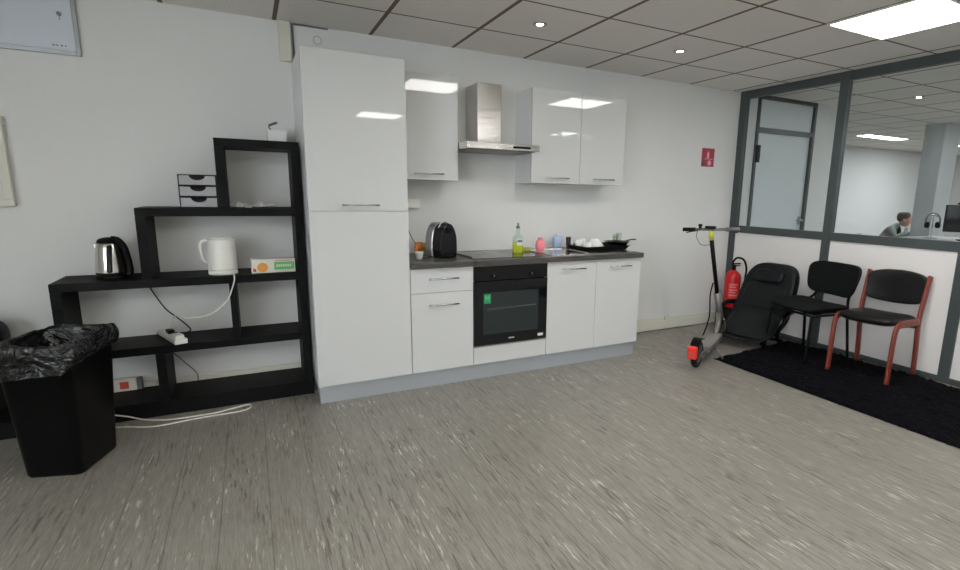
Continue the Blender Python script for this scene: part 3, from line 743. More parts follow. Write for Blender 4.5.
# ------------------------------------------------------------------ things on the walls
t = thing('whiteboard', 'white board with a grey metal frame on the wall at the top left', 'whiteboard', (-1.75, -.001, 2.19))
o = MB(); W, H = .60, .165
MB().box(-W, W, -.012, 0, -.105, .2).build('board', 'board_white', t)
o = MB(); o.box(-W, W, -.018, 0, -.130, -.1055); o.box(-W, W, -.018, 0, .2005, .221); o.box(W+.0005, W+.022, -.018, 0, -.130, .221); o.box(-W-.022, -W-.0005, -.018, 0, -.130, .221)
o.build('frame', 'board_frame', t, bevel=.003)
o = MB()
for k, wd in enumerate((.012, .008, .010, .006)): o.box(.500+k*.018, .500+k*.018+wd, -.0132, -.0122, -.088, -.080)
o.build('small_mark', 'cord_grey', t)
t = thing('board_magnet', 'small dark round magnet on the whiteboard', 'magnet', (-1.203, -.0132, 2.27))
o = MB(); o.cyl((0, 0, 0), (0, -.008, 0), .011, n=20); o.build('disc', 'cord_grey', t); MB().box(-.003, .003, -.002, 0, -.032, -.011).build('pull_tab', 'tray_grey', t)

t = thing('wall_frame', 'cream framed picture on the wall at the left edge', 'picture frame', (-1.70, -.001, 1.475))
o = MB(); o.box(-.20, .20, -.04, 0, -.245, -.205); o.box(-.20, .20, -.04, 0, .195, .235); o.box(-.20, -.16, -.04, 0, -.205, .195); o.box(.158, .198, -.04, 0, -.205, .195)
o.build('frame', 'cream', t, bevel=.004)
MB().box(-.16, .158, -.020, -.002, -.205, .195).build('picture', 'card', t)
MB().box(-.13, .150, -.0215, -.0205, -.09, .185).build('print', 'picture', t)

t = thing('fire_sign', 'small red fire extinguisher sign on the white wall', 'sign', (3.775, -.001, 1.745))
MB().box(-.085, .085, -.004, 0, -.095, .085).build('plate', 'red_sign', t)
o = MB(); o.prism([(-.018, -.012), (.014, -.012), (.014, .03), (.008, .045), (-.012, .045), (-.018, .03)], 'y', -.0056, -.0042); o.box(-.006, .004, -.0056, -.0042, .045, .056); o.box(-.045, .065, -.0056, -.0042, -.022, -.016)
o.build('pictogram', 'sign_pale', t)
o = MB(); o.lathe([(.020, 0), (.026, 0), (.026, .001), (.020, .001)], n=24); bmesh.ops.rotate(o.bm, verts=o.bm.verts, cent=(0, 0, 0), matrix=Matrix.Rotation(math.pi/2, 3, 'X')); bmesh.ops.translate(o.bm, verts=o.bm.verts, vec=(.022, -.0043, -.058)); o.build('ring_mark', 'sign_pale', t)
MB().box(-.078, -.045, -.0056, -.0042, -.088, -.035).build('dark_patch', 'sign_dark', t)

t = thing('wall_cover', 'round white cover disc on the wall above the tall cupboard', 'cover', (.120, -.001, 2.325))
o = MB(); o.cyl((0, 0, 0), (0, -.006, 0), .034, n=32); o.build('disc', 'wall', t, bevel=.002)
o = MB(); o.tube([(.024*math.cos(a), -.007, .024*math.sin(a)) for a in [2*math.pi*k/24 for k in range(24)]], .0022, n=6, closed=True); o.build('ridge', 'tray_grey', t)
cord('black_cable', [(-.028, -.006, 2.16), (-.028, -.006, 2.28), (-.028, -.006, 2.385), (-.024, -.006, 2.400), (.0, -.006, 2.403), (.08, -.006, 2.403), (.19, -.006, 2.403)], .0055, 'cord_grey', 'thin dark cable running up the wall beside the cream duct and along the ceiling')

# ------------------------------------------------------------------ bin
bx, by, ba = -1.215, -.775, math.radians(-17.5)
t = thing('waste_bin', 'tall black plastic waste bin with a liner in front of the shelf', 'bin', (bx, by, 0), ba)
def rect_ring(a, b, z, r, n=5, dx=0, dy=0):
    pts = []
    for (sx, sy, a0) in [(1, -1, -90), (1, 1, 0), (-1, 1, 90), (-1, -1, 180)]:
        for k in range(n+1):
            q = math.radians(a0+90*k/n); pts.append((dx+sx*(a-r)+r*math.cos(q), dy+sy*(b-r)+r*math.sin(q), z))
    return pts
def loft(o, rings, cap0=True, cap1=True):
    R = [[o.bm.verts.new(p) for p in r] for r in rings]; n = len(R[0])
    for A_, B_ in zip(R, R[1:]):
        for k in range(n):
            l = (k+1) % n; o.bm.faces.new([A_[k], A_[l], B_[l], B_[k]])
    if cap0: o.bm.faces.new(R[0][::-1])
    if cap1: o.bm.faces.new(R[-1])
    return R
o = MB()
loft(o, [rect_ring(.115, .145, .0, .03), rect_ring(.121, .151, .012, .035), rect_ring(.147, .190, .625, .04), rect_ring(.153, .196, .625, .042), rect_ring(.153, .196, .640, .042), rect_ring(.144, .187, .640, .038), rect_ring(.143, .185, .60, .036), rect_ring(.117, .147, .02, .03), ], True, True)
o.build('bin_body', 'black_plastic', t, smooth=True)
# liner: inner film, over the rim, hanging outside with a ragged hem
o = MB(); rg = []
nseg = 12
def wob(p, amp, k, ph=0):
    a = math.atan2(p[1], p[0]); w_ = amp*(math.sin(a*k+ph)+.6*math.sin(a*(2*k+1)+ph*2)+.4*math.sin(a*(3.3*k)+ph*3))
    l = math.hypot(p[0], p[1]) or 1
    return (p[0]+p[0]/l*w_, p[1]+p[1]/l*w_, p[2])
rings = []
for (a, b, z, r, amp, k, ph) in [(.09, .12, .30, .05, .010, 5, .3), (.118, .155, .42, .05, .010, 6, 1), (.126, .168, .54, .045, .010, 7, 2), (.137, .178, .60, .045, .006, 7, 3), (.146, .188, .649, .045, .003, 8, 1), (.155, .198, .654, .045, .003, 8, 2),
                          (.161, .205, .640, .045, .004, 8, 1), (.164, .208, .60, .045, .007, 9, 2), (.161, .205, .555, .045, .008, 11, 4), (.157, .200, .505, .045, .006, 13, 2)]:
    ring = [wob(p, amp, k, ph) for p in rect_ring(a, b, z, r, nseg)]
    if z < .56 and a > .15:   # hem: low at the front left corner, high at the right
        out = []
        for p in ring:
            t_ = (p[0]/.16+ (p[1])/.2)/2   # -1 .. 1
            lift = .045*(t_+.6) + .012*math.sin(p[0]*60+p[1]*45)
            out.append((p[0], p[1], p[2]+lift*(1 if z < .52 else .5)))
        ring = out
    elif z > .645:
        ring = [(p[0], p[1], p[2]+.006*math.sin(p[0]*50)*math.cos(p[1]*38)) for p in ring]
    rings.append(ring)
loft(o, rings, True, False)
lin = o.build('bin_liner', 'bag', t, smooth=True, sub=2)
tx = bpy.data.textures.new('film_wrinkles', 'CLOUDS'); tx.noise_scale = .075; tx.noise_depth = 2
dm = lin.modifiers.new('wrinkle', 'DISPLACE'); dm.texture = tx; dm.strength = .026; dm.mid_level = .42; dm.texture_coords = 'LOCAL'
# dark bag on the lowest shelf step at the left edge
t = thing('black_bag', 'rounded black bag lying on the lowest shelf step at the left edge behind the bin', 'bag', (-1.705, -.19, .4325))
o = MB(); cushion(o, 0, 0, .10, .26, .24, .20, e=.6, n=30, m=14); o.build('bag_body', 'black_plastic', t, smooth=True)
MB().tube(smooth_path([(-.09, 0, .185), (-.05, 0, .222), (.02, 0, .220), (.07, 0, .175)]), .007, n=8).build('carry_strap', 'black_matte', t, smooth=True)

# ------------------------------------------------------------------ rug
o = MB(); nx, ny = 56, 130
g = []
RX0, RX1, RY0, RY1 = 3.03, 4.13, -3.75, -.955
for i in range(nx+1):
    row = []
    for j in range(ny+1):
        u, v = i/nx, j/ny
        e = min(u, 1-u, v, 1-v)
        x = RX0+(RX1-RX0)*u; y = RY0+(RY1-RY0)*v + .10*u*(v)
        z = .006+min(e*12, 1)*.012+random.random()*.014+.005*math.sin(x*23+y*9)
        if e == 0: x += random.uniform(-.006, .006); y += random.uniform(-.006, .006); z = .002
        row.append(o.bm.verts.new((x+random.uniform(-.004, .004), y+random.uniform(-.004, .004), z)))
    g.append(row)
for i in range(nx):
    for j in range(ny): o.bm.faces.new([g[i][j], g[i+1][j], g[i+1][j+1], g[i][j+1]])
bl = [o.bm.verts.new((RX0, RY0, .001)), o.bm.verts.new((RX1, RY0, .001)), o.bm.verts.new((RX1, RY1+.10, .001)), o.bm.verts.new((RX0, RY1, .001))]
o.bm.faces.new(bl[::-1])
for s in range(2600):
    i = random.randrange(nx+1); j = random.randrange(ny+1)
    b0 = g[i][j].co; a = random.random()*6.28; q = random.uniform(.015, .03); w_ = .004
    if not (.02 < i/nx < .98): q *= .6
    v1 = o.bm.verts.new(b0+Vector((w_*math.cos(a+1.57), w_*math.sin(a+1.57), 0))); v2 = o.bm.verts.new(b0-Vector((w_*math.cos(a+1.57), w_*math.sin(a+1.57), 0)))
    v3 = o.bm.verts.new(b0+Vector((q*math.cos(a), q*math.sin(a), .010)))
    o.bm.faces.new([v1, v2, v3])
tag(o.build('shaggy_rug', 'rug', smooth=False), 'long black shaggy rug under the chairs along the partition', 'rug')

# ------------------------------------------------------------------ chairs (local: front = -y)
def rot_pts(pts, c, ang, axis='X'):
    R_ = Matrix.Rotation(ang, 3, axis); c = Vector(c)
    return [tuple(R_ @ (Vector(p)-c)+c) for p in pts]
ZR = .022
# wooden chair
cx, cy = 3.868, -1.752
fx, fy = -.995, -.10
t = thing('wooden_chair', 'chair with reddish wooden frame and black leather seat and back, rightmost in the row', 'chair', (cx, cy, ZR), math.atan2(fy, fx)+math.pi/2)
for sx in (-1, 1):
    X = sx*.208
    path = [(X, -.235, .0), (X, -.225, .20), (X, -.215, .36), (X, -.195, .415), (X, -.14, .438), (X, .0, .432), (X, .16, .425)]
    MB().tube(smooth_path(path, 6), .02, n=10, ellipse=(.015, .028, (1, 0, 0))).build('front_leg', 'wood_red', t, smooth=True)
    path = [(X*.98, .235, .0), (X*.98, .215, .22), (X*.98, .19, .42), (X*.99, .225, .60), (X, .27, .765)]
    MB().tube(smooth_path(path, 6), .02, n=10, ellipse=(.015, .034, (1, 0, 0))).build('rear_leg', 'wood_red', t, smooth=True)
MB().box(-.20, .20, .16, .185, .37, .41).build('seat_rail', 'wood_red', t, bevel=.003)
def seat_fn(p): return Vector((p.x, p.y, p.z-.02*(p.y+.2)/.4+.012*(p.x/.2)**2))
o = MB(); cushion(o, 0, -.015, .448, .40, .46, .085, e=.3, fn=seat_fn); o.build('seat', 'leather', t, smooth=True)
def back_fn(p): return Vector((p.x, p.y+.17*(p.z-.6)-.035*(1-(p.x/.22)**2)*-1-.035+.02, p.z+.035*(1-(p.x/.22)**2)*(1 if p.z > .66 else -.7)))
o = MB(); cushion(o, 0, .235, .655, .435, .05, .20, e=.25, n=36, m=22, fn=back_fn, pe=.26, pz=.6); o.build('backrest', 'leather', t, smooth=True)

# black fabric visitor chair
cx, cy = 3.815, -1.235
fx, fy = -.965, .20
t = thing('fabric_chair', 'black fabric visitor chair with thin black metal legs, middle of the row', 'chair', (cx, cy, ZR), math.atan2(fy, fx)+math.pi/2)
o = MB(); cushion(o, 0, -.02, .445, .50, .44, .06, e=.35, fn=lambda p: Vector((p.x, p.y, p.z+.012*(p.x/.2)**2-.012*(p.y/.2)**2))); o.build('seat', 'fabric', t, smooth=True)
MB().box(-.21, .21, -.19, .16, .405, .420).build('seat_shell', 'black_plastic', t, bevel=.01)
o = MB(); cushion(o, 0, .235, .655, .49, .05, .275, e=.3, n=36, m=24, pe=.32, pz=.55, fn=lambda p: Vector((p.x*(1+.10*(p.z-.65)/.15), p.y+.16*(p.z-.55)+.05*(p.x/.23)**2*-1, p.z+.0))); o.build('backrest', 'fabric', t, smooth=True)
for sx in (-1, 1):
    MB().tube(smooth_path([(sx*.235, -.225, .0), (sx*.225, -.205, .25), (sx*.22, -.195, .395)], 5), .011, n=10, ellipse=(.009, .014, (1, 0, 0))).build('front_leg', 'black_plastic', t, smooth=True)
    MB().tube(smooth_path([(sx*.235, .215, .0), (sx*.225, .185, .25), (sx*.22, .165, .41), (sx*.17, .215, .50), (sx*.165, .235, .60)], 5), .011, n=10, ellipse=(.009, .014, (1, 0, 0))).build('rear_leg', 'black_plastic', t, smooth=True)
o = MB(); o.tube([(-.22, .165, .40), (.22, .165, .40)], .010); o.tube([(-.22, -.195, .395), (.22, -.195, .395)], .010); o.tube([(-.222, -.195, .395), (-.222, .165, .40)], .010); o.tube([(.222, -.195, .395), (.222, .165, .40)], .010)
o.build('seat_frame', 'black_plastic', t, smooth=True)

# executive chair, low and leaning back against the partition
cx, cy = 3.86, -.745
fx, fy = -.93, -.12
t = thing('leather_office_chair', 'reclined black leather office chair with head cushion, leftmost in the row', 'chair', (cx, cy, .0), math.atan2(fy, fx)+math.pi/2)
tilt = .42
def recl(p):   # p.x across, p.y thickness, p.z along the back
    zz = p.z
    w_ = 1.10-.14*max(0, zz)/.75
    bend = .20*max(0, (.22-zz)/.22)**2
    return Vector((p.x*w_, p.y+(zz-.10)*tilt-.08-bend, .09+zz*.93+ (.02 if zz < 0 else 0)))
o = MB(); cushion(o, 0, 0, .33, .50, .11, .72, e=.22, n=44, m=30, fn=lambda p: recl(Vector((p.x, p.y, .34+.37*math.copysign(min(1, abs((p.z-.34)/.37))**.55, p.z-.34))))); o.build('backrest', 'office_leather', t, smooth=True)
o = MB(); cushion(o, 0, -.062, .585, .28, .07, .12, e=.4, n=28, m=14, fn=recl, pe=.35, pz=.7); o.build('head_cushion', 'office_leather', t, smooth=True)
o = MB(); cushion(o, 0, -.044, .385, .40, .04, .25, e=.35, n=28, m=16, fn=recl, pe=.28, pz=.6); o.build('lumbar_cushion', 'office_leather', t, smooth=True)
o = MB(); cushion(o, 0, -.044, .135, .43, .05, .23, e=.35, n=28, m=16, fn=recl, pe=.28, pz=.6); o.build('seat_cushion', 'office_leather', t, smooth=True)
for sx in (-1, 1):
    MB().tube(smooth_path([(sx*.28, .02, .34), (sx*.31, -.10, .345), (sx*.31, -.20, .30), (sx*.29, -.22, .20), (sx*.25, -.16, .12)]), .016, n=10, ellipse=(.014, .024, (1, 0, 0))).build('armrest', 'black_gloss', t, smooth=True)
o = MB(); o.cyl((0, .02, .03), (0, .02, .10), .03, n=20)
for k in range(5):
    a = math.radians(90+72*k); o.tube([(0, .02, .05), (.17*math.cos(a), .02+.17*math.sin(a), .038)], .016, n=8)
o.build('swivel_base', 'black_plastic', t, smooth=True)
for k in range(5):
    a = math.radians(90+72*k); c0 = Vector((.17*math.cos(a), .02+.17*math.sin(a), .027))
    MB().cyl(c0+Vector((-.012, 0, 0)), c0+Vector((.012, 0, 0)), .0265, n=18).build('caster', 'black_plastic', t)

# ------------------------------------------------------------------ scooter
R0 = Vector((2.745, -1.03, 0)); F0 = Vector((3.47, -.61, 0))
d = (F0-R0).normalized(); a = math.atan2(d.y, d.x); LEN = (F0-R0).length
t = thing('kick_scooter', 'grey and black electric kick scooter with a red rear fender standing by the wall', 'scooter', (R0.x, R0.y, 0), a)
def wheel(cx_, r, name):
    w = MB(); n = 36; R_ = []
    prof = [(r*.72, -.018), (r*.93, -.022), (r, -.012), (r, .012), (r*.93, .022), (r*.72, .018)]
    for k in range(n):
        th = 2*math.pi*k/n; R_.append([w.bm.verts.new((cx_+q*math.cos(th), y, r+q*math.sin(th))) for q, y in prof])
    for k in range(n):
        A_, B_ = R_[k], R_[(k+1) % n]
        for m_ in range(len(prof)):
            l = (m_+1) % len(prof); w.bm.faces.new([A_[m_], B_[m_], B_[l], A_[l]])
    wo = w.build(name, 'rubber', t, smooth=True)
    MB().cyl((cx_, -.020, r), (cx_, .020, r), r*.70, n=30).build('rim', 'scooter_grey', wo); 
    return wo
wheel(0, .108, 'rear_wheel'); wheel(LEN, .108, 'front_wheel')
o = MB(); o.prism([(.12, -.065), (.155, -.075), (LEN-.24, -.075), (LEN-.16, -.045), (LEN-.16, .045), (LEN-.24, .075), (.155, .075), (.12, .065)], 'z', .095, .140); dk = o.build('deck', 'scooter_grey', t, bevel=.008, seg=3)
MB().box(.15, LEN-.25, -.064, .064, .1405, .1425).build('grip_mat', 'deck_grip', dk)
o = MB()
for sy in (-1, 1): o.box(-.02, .14, sy*.036-.007, sy*.036+.007, .085, .125)
o.build('rear_fork', 'scooter_grey', t, bevel=.004)
pts = []
o = MB(); R_ = []
for k in range(13):
    th = math.radians(60+k*10.5); rr = .126
    R_.append([o.bm.verts.new((rr2*math.cos(th), y, .108+rr2*math.sin(th))) for rr2, y in [(rr, -.036), (rr+.005, -.036), (rr+.005, .036), (rr, .036)]])
for A_, B_ in zip(R_, R_[1:]):
    for m_ in range(4): o.bm.faces.new([A_[m_], A_[(m_+1) % 4], B_[(m_+1) % 4], B_[m_]])
o.bm.faces.new(R_[0]); o.bm.faces.new(R_[-1][::-1])
o.build('rear_fender', 'black_plastic', t)
MB().box(-.178, -.130, -.036, .036, .105, .205).build('tail_light', 'red_lens', t, bevel=.012, seg=3)['label'] = 'bright red rear light block'
MB().box(-.181, -.1785, -.02, .02, .13, .165).build('reflector', 'red_print', t)
# steering: fork, folding joint, stem, bars
def w2l(x, y, z):
    q = Matrix.Rotation(-a, 3, 'Z') @ Vector((x-R0.x, y-R0.y, 0)); return Vector((q.x, q.y, z))
SB = Vector((LEN-.02, 0, .18)); ST = w2l(3.215, -.635, 1.05)
sd = (ST-SB).normalized()
o = MB()
for sy in (-1, 1): o.tube([(LEN, sy*.035, .108), (LEN-.005, sy*.035, .20), (LEN-.03, sy*.022, .25)], .011, n=8)
o.build('front_fork', 'scooter_grey', t, smooth=True)
o = MB(); R_ = []
for k in range(11):
    th = math.radians(45+k*11)
    R_.append([o.bm.verts.new((LEN+rr2*math.cos(th), y, .108+rr2*math.sin(th))) for rr2, y in [(.122, -.032), (.127, -.032), (.127, .032), (.122, .032)]])
for A_, B_ in zip(R_, R_[1:]):
    for m_ in range(4): o.bm.faces.new([A_[m_], A_[(m_+1) % 4], B_[(m_+1) % 4], B_[m_]])
o.bm.faces.new(R_[0]); o.bm.faces.new(R_[-1][::-1]); o.build('front_fender', 'black_plastic', t)
o = MB(); o.tube([SB+Vector((0, 0, .055)), SB+sd*.32], .028, n=16); o.tube([(LEN-.19, 0, .125), (LEN-.11, 0, .20), SB+sd*.12], .026, n=12); o.build('head_tube', 'scooter_grey', t, smooth=True)
MB().tube([SB+sd*.315, ST], .0185, n=16).build('stem', 'black_plastic', t, smooth=True)
MB().tube([ST-sd*.075, ST+sd*.005], .0205, n=16).build('yellow_collar', 'yellow', t, smooth=True)['label'] = 'yellow-green collar'
# bar direction: seen nearly flat to the viewer
bd = Vector((0, 1, 0)); 
bw = Vector((0, -1, .05)).normalized()
Cb = ST+sd*.02
bar = MB(); bar.tube([Cb-bw*.17, Cb+bw*.17], .0125, n=12); ho = bar.build('handlebar', 'cord_grey', t, smooth=True)
for q in (-1, 1):
    MB().tube([Cb+bw*q*.13, Cb+bw*q*.24], .0175, n=14).build('grip', 'black_matte' if q < 0 else 'scooter_grey', ho, smooth=True)
    lv = Cb+bw*q*.12
    MB().tube(smooth_path([lv, lv+Vector((.03, 0, -.012)), lv+bw*q*.05+Vector((.045, 0, -.02)), lv+bw*q*.10+Vector((.04, 0, -.03))]), .005, n=8).build('brake_lever', 'black_plastic', ho, smooth=True)
MB().box(Cb.x-.025, Cb.x+.025, Cb.y-.045, Cb.y+.045, Cb.z+.005, Cb.z+.03).build('display', 'black_gloss', ho, bevel=.006)
o = MB(); bp_ = Cb-bw*.09; o.cyl(bp_, bp_+Vector((0, 0, .028)), .012); o.lathe([(.001, .028), (.020, .028), (.016, .046), (.001, .048)], tuple(bp_), n=18); o.build('bell', 'black_plastic', ho, smooth=True)
MB().tube(smooth_path([Cb+bw*-.12, Cb+Vector((.08, -.12, -.03))*1, Cb+Vector((.09, -.05, -.14)), Cb+Vector((.05, 0, -.22))]) if False else smooth_path([Cb-bw*.10, Cb-bw*.13+Vector((.05, 0, -.06)), Cb-bw*.08+Vector((.05, 0, -.14)), ST-sd*.12+Vector((.022, 0, 0))]), .003, n=6).build('brake_cable', 'cord_grey', t, smooth=True)
MB().tube(smooth_path([SB+sd*.42+Vector((-.02, .02, 0)), SB+sd*.30+Vector((-.05, .05, 0)), SB+sd*.12+Vector((-.06, .07, 0)), SB+Vector((-.06, .10, .02)), SB+Vector((-.06, .13, -.10)), SB+Vector((-.07, .15, -.165))]), .006, n=8).build('charging_cable', 'black_plastic', t, smooth=True)
MB().tube([(.30, -.07, .10), (.29, -.15, .012)], .007, n=8).build('kickstand', 'scooter_grey', t, smooth=True)

# ------------------------------------------------------------------ extinguisher on its box
t = thing('black_box', 'black box with a small white label under the red fire extinguisher', 'box', (4.01, -.245, 0), math.radians(-5))
MB().box(-.10, .10, -.10, .10, .0005, .225).build('case', 'black_plastic', t, bevel=.006)
MB().box(-.06, .02, -.102, -.1005, .11, .19).build('paper_label', 'paper', t)
t = thing('fire_extinguisher', 'red fire extinguisher with a black hose in the corner beside the partition', 'fire extinguisher', (4.01, -.245, .226))
MB().lathe([(.001, 0), (.070, 0), (.078, .012), (.078, .31), (.070, .345), (.045, .375), (.025, .388), (.001, .39)], n=36).build('cylinder', 'red', t, smooth=True)
MB().lathe([(.001, .3905), (.022, .3905), (.022, .425), (.016, .44), (.001, .442)], n=20).build('valve', 'black_plastic', t, smooth=True)
o = MB(); o.box(-.03, .09, -.012, .012, .445, .458); o.box(-.02, .085, -.012, .012, .425, .434); o.build('lever', 'black_plastic', t, bevel=.003)
MB().tube(smooth_path([(-.01, .0, .42), (-.04, -.02, .475), (-.02, -.05, .52), (.04, -.08, .50), (.085, -.085, .41), (.09, -.075, .28), (.085, -.07, .12), (.075, -.065, .05)]), .010, n=10).build('hose', 'black_matte', t, smooth=True)
o = MB()
for k in range(5):
    th = .0
pts_lab = []
def lab_patch(a0, a1, z0, z1, r, n=10):
    o = MB(); P0 = []; 
    for k in range(n+1):
        a = math.radians(a0+(a1-a0)*k/n); P0.append([o.bm.verts.new((rr*math.cos(a), rr*math.sin(a), z)) for rr, z in [(r, z0), (r+.001, z0), (r+.001, z1), (r, z1)]])
    for A_, B_ in zip(P0, P0[1:]):
        for m_ in range(4): o.bm.faces.new([A_[m_], A_[(m_+1) % 4], B_[(m_+1) % 4], B_[m_]])
    o.bm.faces.new(P0[0]); o.bm.faces.new(P0[-1][::-1]); return o
lab_patch(-165, -85, .10, .26, .0782).build('instruction_label', 'red_lens', t)
for i, zz in enumerate((.24, .215, .185, .160, .130)):
    lab_patch(-158, -100-(i % 2)*12, zz, zz+.009, .0794).build('label_line', 'sign_pale', t)

# ------------------------------------------------------------------ office beyond the glass
t = thing('office_counter', 'white office counter beyond the glass partition holding the headphones', 'counter', (7.45, -.85, 0))
MB().box(-.40, .40, -.9, .62, .855, .885).build('counter_top', 'desk_top', t, bevel=.003)
MB().box(-.37, .37, -.87, .59, .05, .8545).build('cupboard', 'desk_top', t)
MB().box(-.34, .34, -.84, .56, .0005, .0495).build('plinth', 'dark_grey', t)
# headphones on a stand
hx, hy = 8.55, -.02
t = thing('headphone_stand', 'thin silver headphone stand on the office desk', 'stand', (7.2, -.515, .8855), math.radians(-28))
o = MB(); o.lathe([(.001, 0), (.07, 0), (.07, .008), (.001, .010)], n=28); o.build('base', 'chrome', t)
o = MB(); o.cyl((0, 0, .0105), (0, 0, .283), .007, n=12); o.build('post', 'chrome', t)
o = MB(); o.tube(smooth_path([(-.05, 0, .268), (-.025, 0, .288), (0, 0, .293), (.025, 0, .288), (.05, 0, .268)]), .009, n=8); o.build('hook', 'chrome', t, smooth=True)
t = thing('headphones', 'black headphones hanging on the silver stand beyond the glass', 'headphones', (7.2, -.515, .8855), math.radians(-28))
arc = [(.090*math.cos(a), 0, .215+.098*math.sin(a)) for a in [math.radians(-12+204*k/24) for k in range(25)]]
MB().tube(arc, .009, n=10, ellipse=(.009, .016, (1, 0, 0))).build('headband', 'scooter_grey', t, smooth=True)
for sx in (-1, 1):
    o = MB(); cushion(o, sx*.068, 0, .168, .045, .07, .078, e=.8, n=24, m=12); o.build('ear_cup', 'ear_pad', t, smooth=True)
# monitor
t = thing('computer_monitor', 'dark computer monitor at the right edge seen through the glass', 'monitor', (7.19, -.93, .8855), math.radians(-62))
o = MB(); o.hexa([(-.27, -.02, .10), (.30, -.02, .10), (.30, .02, .10), (-.27, .02, .10)], [(-.27, -.02, .42), (.30, -.02, .42), (.30, .02, .42), (-.27, .02, .42)]); o.build('screen_shell', 'screen', t, bevel=.006)
MB().box(-.255, .285, -.0215, -.0203, .115, .405).build('screen', 'black_glass', t)
o = MB(); o.box(-.02, .05, .02, .045, .01, .30); o.build('neck', 'black_plastic', t); MB().box(-.12, .15, -.07, .12, 0, .012).build('foot', 'black_plastic', t, bevel=.004)
MB().box(-.16, -.02, .02, .06, .425, .45).build('webcam', 'black_plastic', t, bevel=.004)
# second low dark device
# person
px_, py_ = 9.28, 1.20
def skin_body(name, mat, nodes, edges, parent, levels=2):
    me = bpy.data.meshes.new(name); me.from_pydata([n[0] for n in nodes], edges, []); me.update()
    o = bpy.data.objects.new(name, me); COL.objects.link(o); o.parent = parent; ORG[o.name] = ORG[parent.name]
    sk = o.modifiers.new('skin', 'SKIN'); sk.use_smooth_shade = True
    for i, n in enumerate(nodes):
        v = me.skin_vertices[0].data[i]; v.radius = n[1] if isinstance(n[1], tuple) else (n[1], n[1]); v.use_root = (i == 0)
    s2 = o.modifiers.new('sub', 'SUBSURF'); s2.levels = levels; s2.render_levels = levels
    me.materials.append(M[mat]); return o
t = thing('person', 'person in a grey hooded jacket over a dark shirt leaning forward at the office desk', 'person', (px_, py_, 0), math.radians(-68))
# local: faces +x, leaning forward
hd = Vector((.33, 0, 1.03))
nodes = [((.0, 0, .50), .12), ((.05, 0, .62), (.14, .11)), ((.13, 0, .76), (.16, .12)), ((.19, 0, .87), (.13, .10)), ((.235, 0, .925), .055), ((.27, 0, .965), .05),
         ((.17, .15, .87), .06), ((.24, .21, .72), .045), ((.40, .15, .79), .034), ((.46, .10, .80), .03),
         ((.17, -.15, .87), .06), ((.26, -.22, .74), .045), ((.38, -.14, .82), .034), ((.375, -.07, .905), .026),
         ((.02, .10, .49), .095), ((.40, .12, .50), .07), ((.42, .12, .12), .045), ((.48, .12, .05), .04),
         ((.02, -.10, .49), .095), ((.40, -.12, .50), .07), ((.42, -.12, .12), .045), ((.48, -.12, .05), .04)]
edges = [(0,1),(1,2),(2,3),(3,4),(4,5),(3,6),(6,7),(7,8),(8,9),(3,10),(10,11),(11,12),(12,13),(0,14),(14,15),(15,16),(16,17),(0,18),(18,19),(19,20),(20,21)]
skin_body('clothed_body', 'hoodie', nodes, edges, t)
# head: face with nose, brow, chin
o = MB(); n, m = 24, 18; rings = []
for i in range(1, m):
    ph = -math.pi/2+math.pi*i/m; ring = []
    for k in range(n):
        th = 2*math.pi*k/n
        x = .098*math.cos(ph)*math.cos(th); y = .076*math.cos(ph)*math.sin(th); z = .118*math.sin(ph)
        if z < -.03: y *= 1-.25*(-z-.03)/.09; x = x*(1-.15*(-z-.03)/.09)+.01
        if x > .05 and abs(y) < .022 and -.045 < z < .02: x += .022*(1-abs(y)/.022)*(1-abs(z+.022)/.045 if abs(z+.022) < .045 else 0)
        if x > .05 and .012 < abs(y) < .045 and .0 < z < .03: x -= .008
        ring.append(o.bm.verts.new((hd.x+x, hd.y+y, hd.z+z)))
    rings.append(ring)
for A_, B_ in zip(rings, rings[1:]):
    for k in range(n):
        l = (k+1) % n; o.bm.faces.new([A_[k], A_[l], B_[l], B_[k]])
o.bm.faces.new(rings[0][::-1]); o.bm.faces.new(rings[-1])
hdo = o.build('head', 'skin', t, smooth=True, sub=1)
o = MB(); cushion(o, hd.x-.018, 0, hd.z+.045, .195, .168, .165, e=.9, n=24, m=12, fn=lambda p: Vector((p.x-(.03 if p.z < hd.z+.02 and p.x > hd.x else 0), p.y, p.z))); o.build('hair', 'hair', hdo, smooth=True)
for sy in (-1, 1):
    o = MB(); cushion(o, hd.x-.005, sy*.079, hd.z-.01, .034, .018, .055, e=.9, n=12, m=8); o.build('ear', 'skin', hdo, smooth=True)
    o = MB(); cushion(o, hd.x+.087, sy*.030, hd.z+.012, .012, .022, .012, e=.9, n=12, m=8); o.build('eye', 'black_gloss', hdo, smooth=True)
o = MB(); cushion(o, hd.x+.090, 0, hd.z-.062, .016, .045, .012, e=.9, n=12, m=8); o.build('mouth', 'red_print', hdo, smooth=True)
o = MB(); cushion(o, .245, 0, .80, .12, .13, .24, e=.8, n=20, m=12); o.build('dark_shirt', 'tshirt', t, smooth=True)
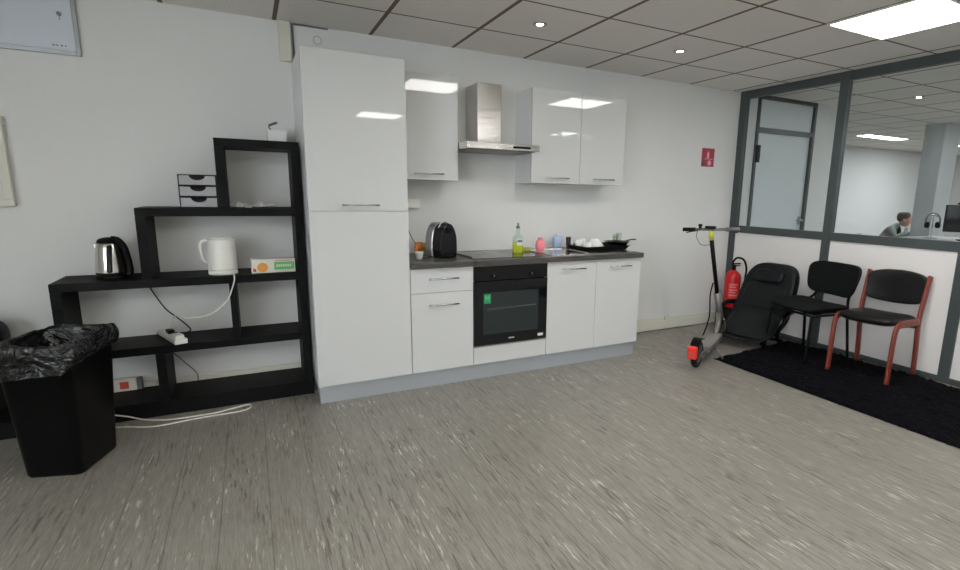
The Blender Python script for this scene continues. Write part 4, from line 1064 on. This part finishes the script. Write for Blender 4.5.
def hand(cx0, cy0, cz0, dirv, upv, parent):
    dirv = Vector(dirv).normalized(); upv = Vector(upv).normalized(); sd_ = dirv.cross(upv)
    c = Vector((cx0, cy0, cz0)); nodes = [(tuple(c), .024), (tuple(c+dirv*.045), (.030, .016)), (tuple(c+dirv*.08), (.032, .014))]; edges = [(0, 1), (1, 2)]
    for k, (off, ln) in enumerate([(-.027, .065), (-.009, .075), (.009, .070), (.027, .055)]):
        b0 = c+dirv*.085+sd_*off; i0 = len(nodes)
        nodes += [(tuple(b0), .0095), (tuple(b0+dirv*ln*.5-upv*.006), .009), (tuple(b0+dirv*ln*.85-upv*.025), .008)]; edges += [(2, i0), (i0, i0+1), (i0+1, i0+2)]
    i0 = len(nodes); b0 = c+dirv*.03-sd_*.028
    nodes += [(tuple(b0), .012), (tuple(b0+dirv*.03-sd_*.025), .010), (tuple(b0+dirv*.055-sd_*.03-upv*.01), .009)]; edges += [(1, i0), (i0, i0+1), (i0+1, i0+2)]
    return skin_body('hand', 'skin', nodes, edges, parent, 1)
hand(.48, .09, .805, (.9, -.4, 0), (0, 0, 1), t)
hand(.375, -.065, .92, (.15, .25, .9), (.9, 0, -.1), t)
# his chair
t = thing('office_chair', 'grey office chair that the person beyond the glass sits on', 'chair', (px_-.02, py_+.02, 0), math.radians(-68))
MB().box(-.24, .24, -.23, .23, .34, .385).build('seat', 'black_matte', t, bevel=.02, seg=3)
MB().box(-.30, -.25, -.21, .21, .46, .76).build('backrest', 'tray_grey', t, bevel=.02, seg=3)
o = MB(); o.tube([(-.27, 0, .52), (-.25, 0, .36), (0, 0, .33)], .02); o.cyl((0, 0, .06), (0, 0, .34), .03)
for k in range(5):
    a = math.radians(72*k); o.tube([(0, 0, .07), (.28*math.cos(a), .28*math.sin(a), .03)], .02)
o.build('base', 'black_plastic', t)

# ------------------------------------------------------------------ world and view
w = bpy.data.worlds.new('world'); S.world = w; w.use_nodes = True
w.node_tree.nodes['Background'].inputs[0].default_value = (.93, .97, 1.0, 1); w.node_tree.nodes['Background'].inputs[1].default_value = 6.0
S.view_settings.view_transform = 'Standard'; S.view_settings.look = 'None'; S.view_settings.gamma = 1; S.view_settings.use_curve_mapping = False
S.view_settings.exposure = 1.19
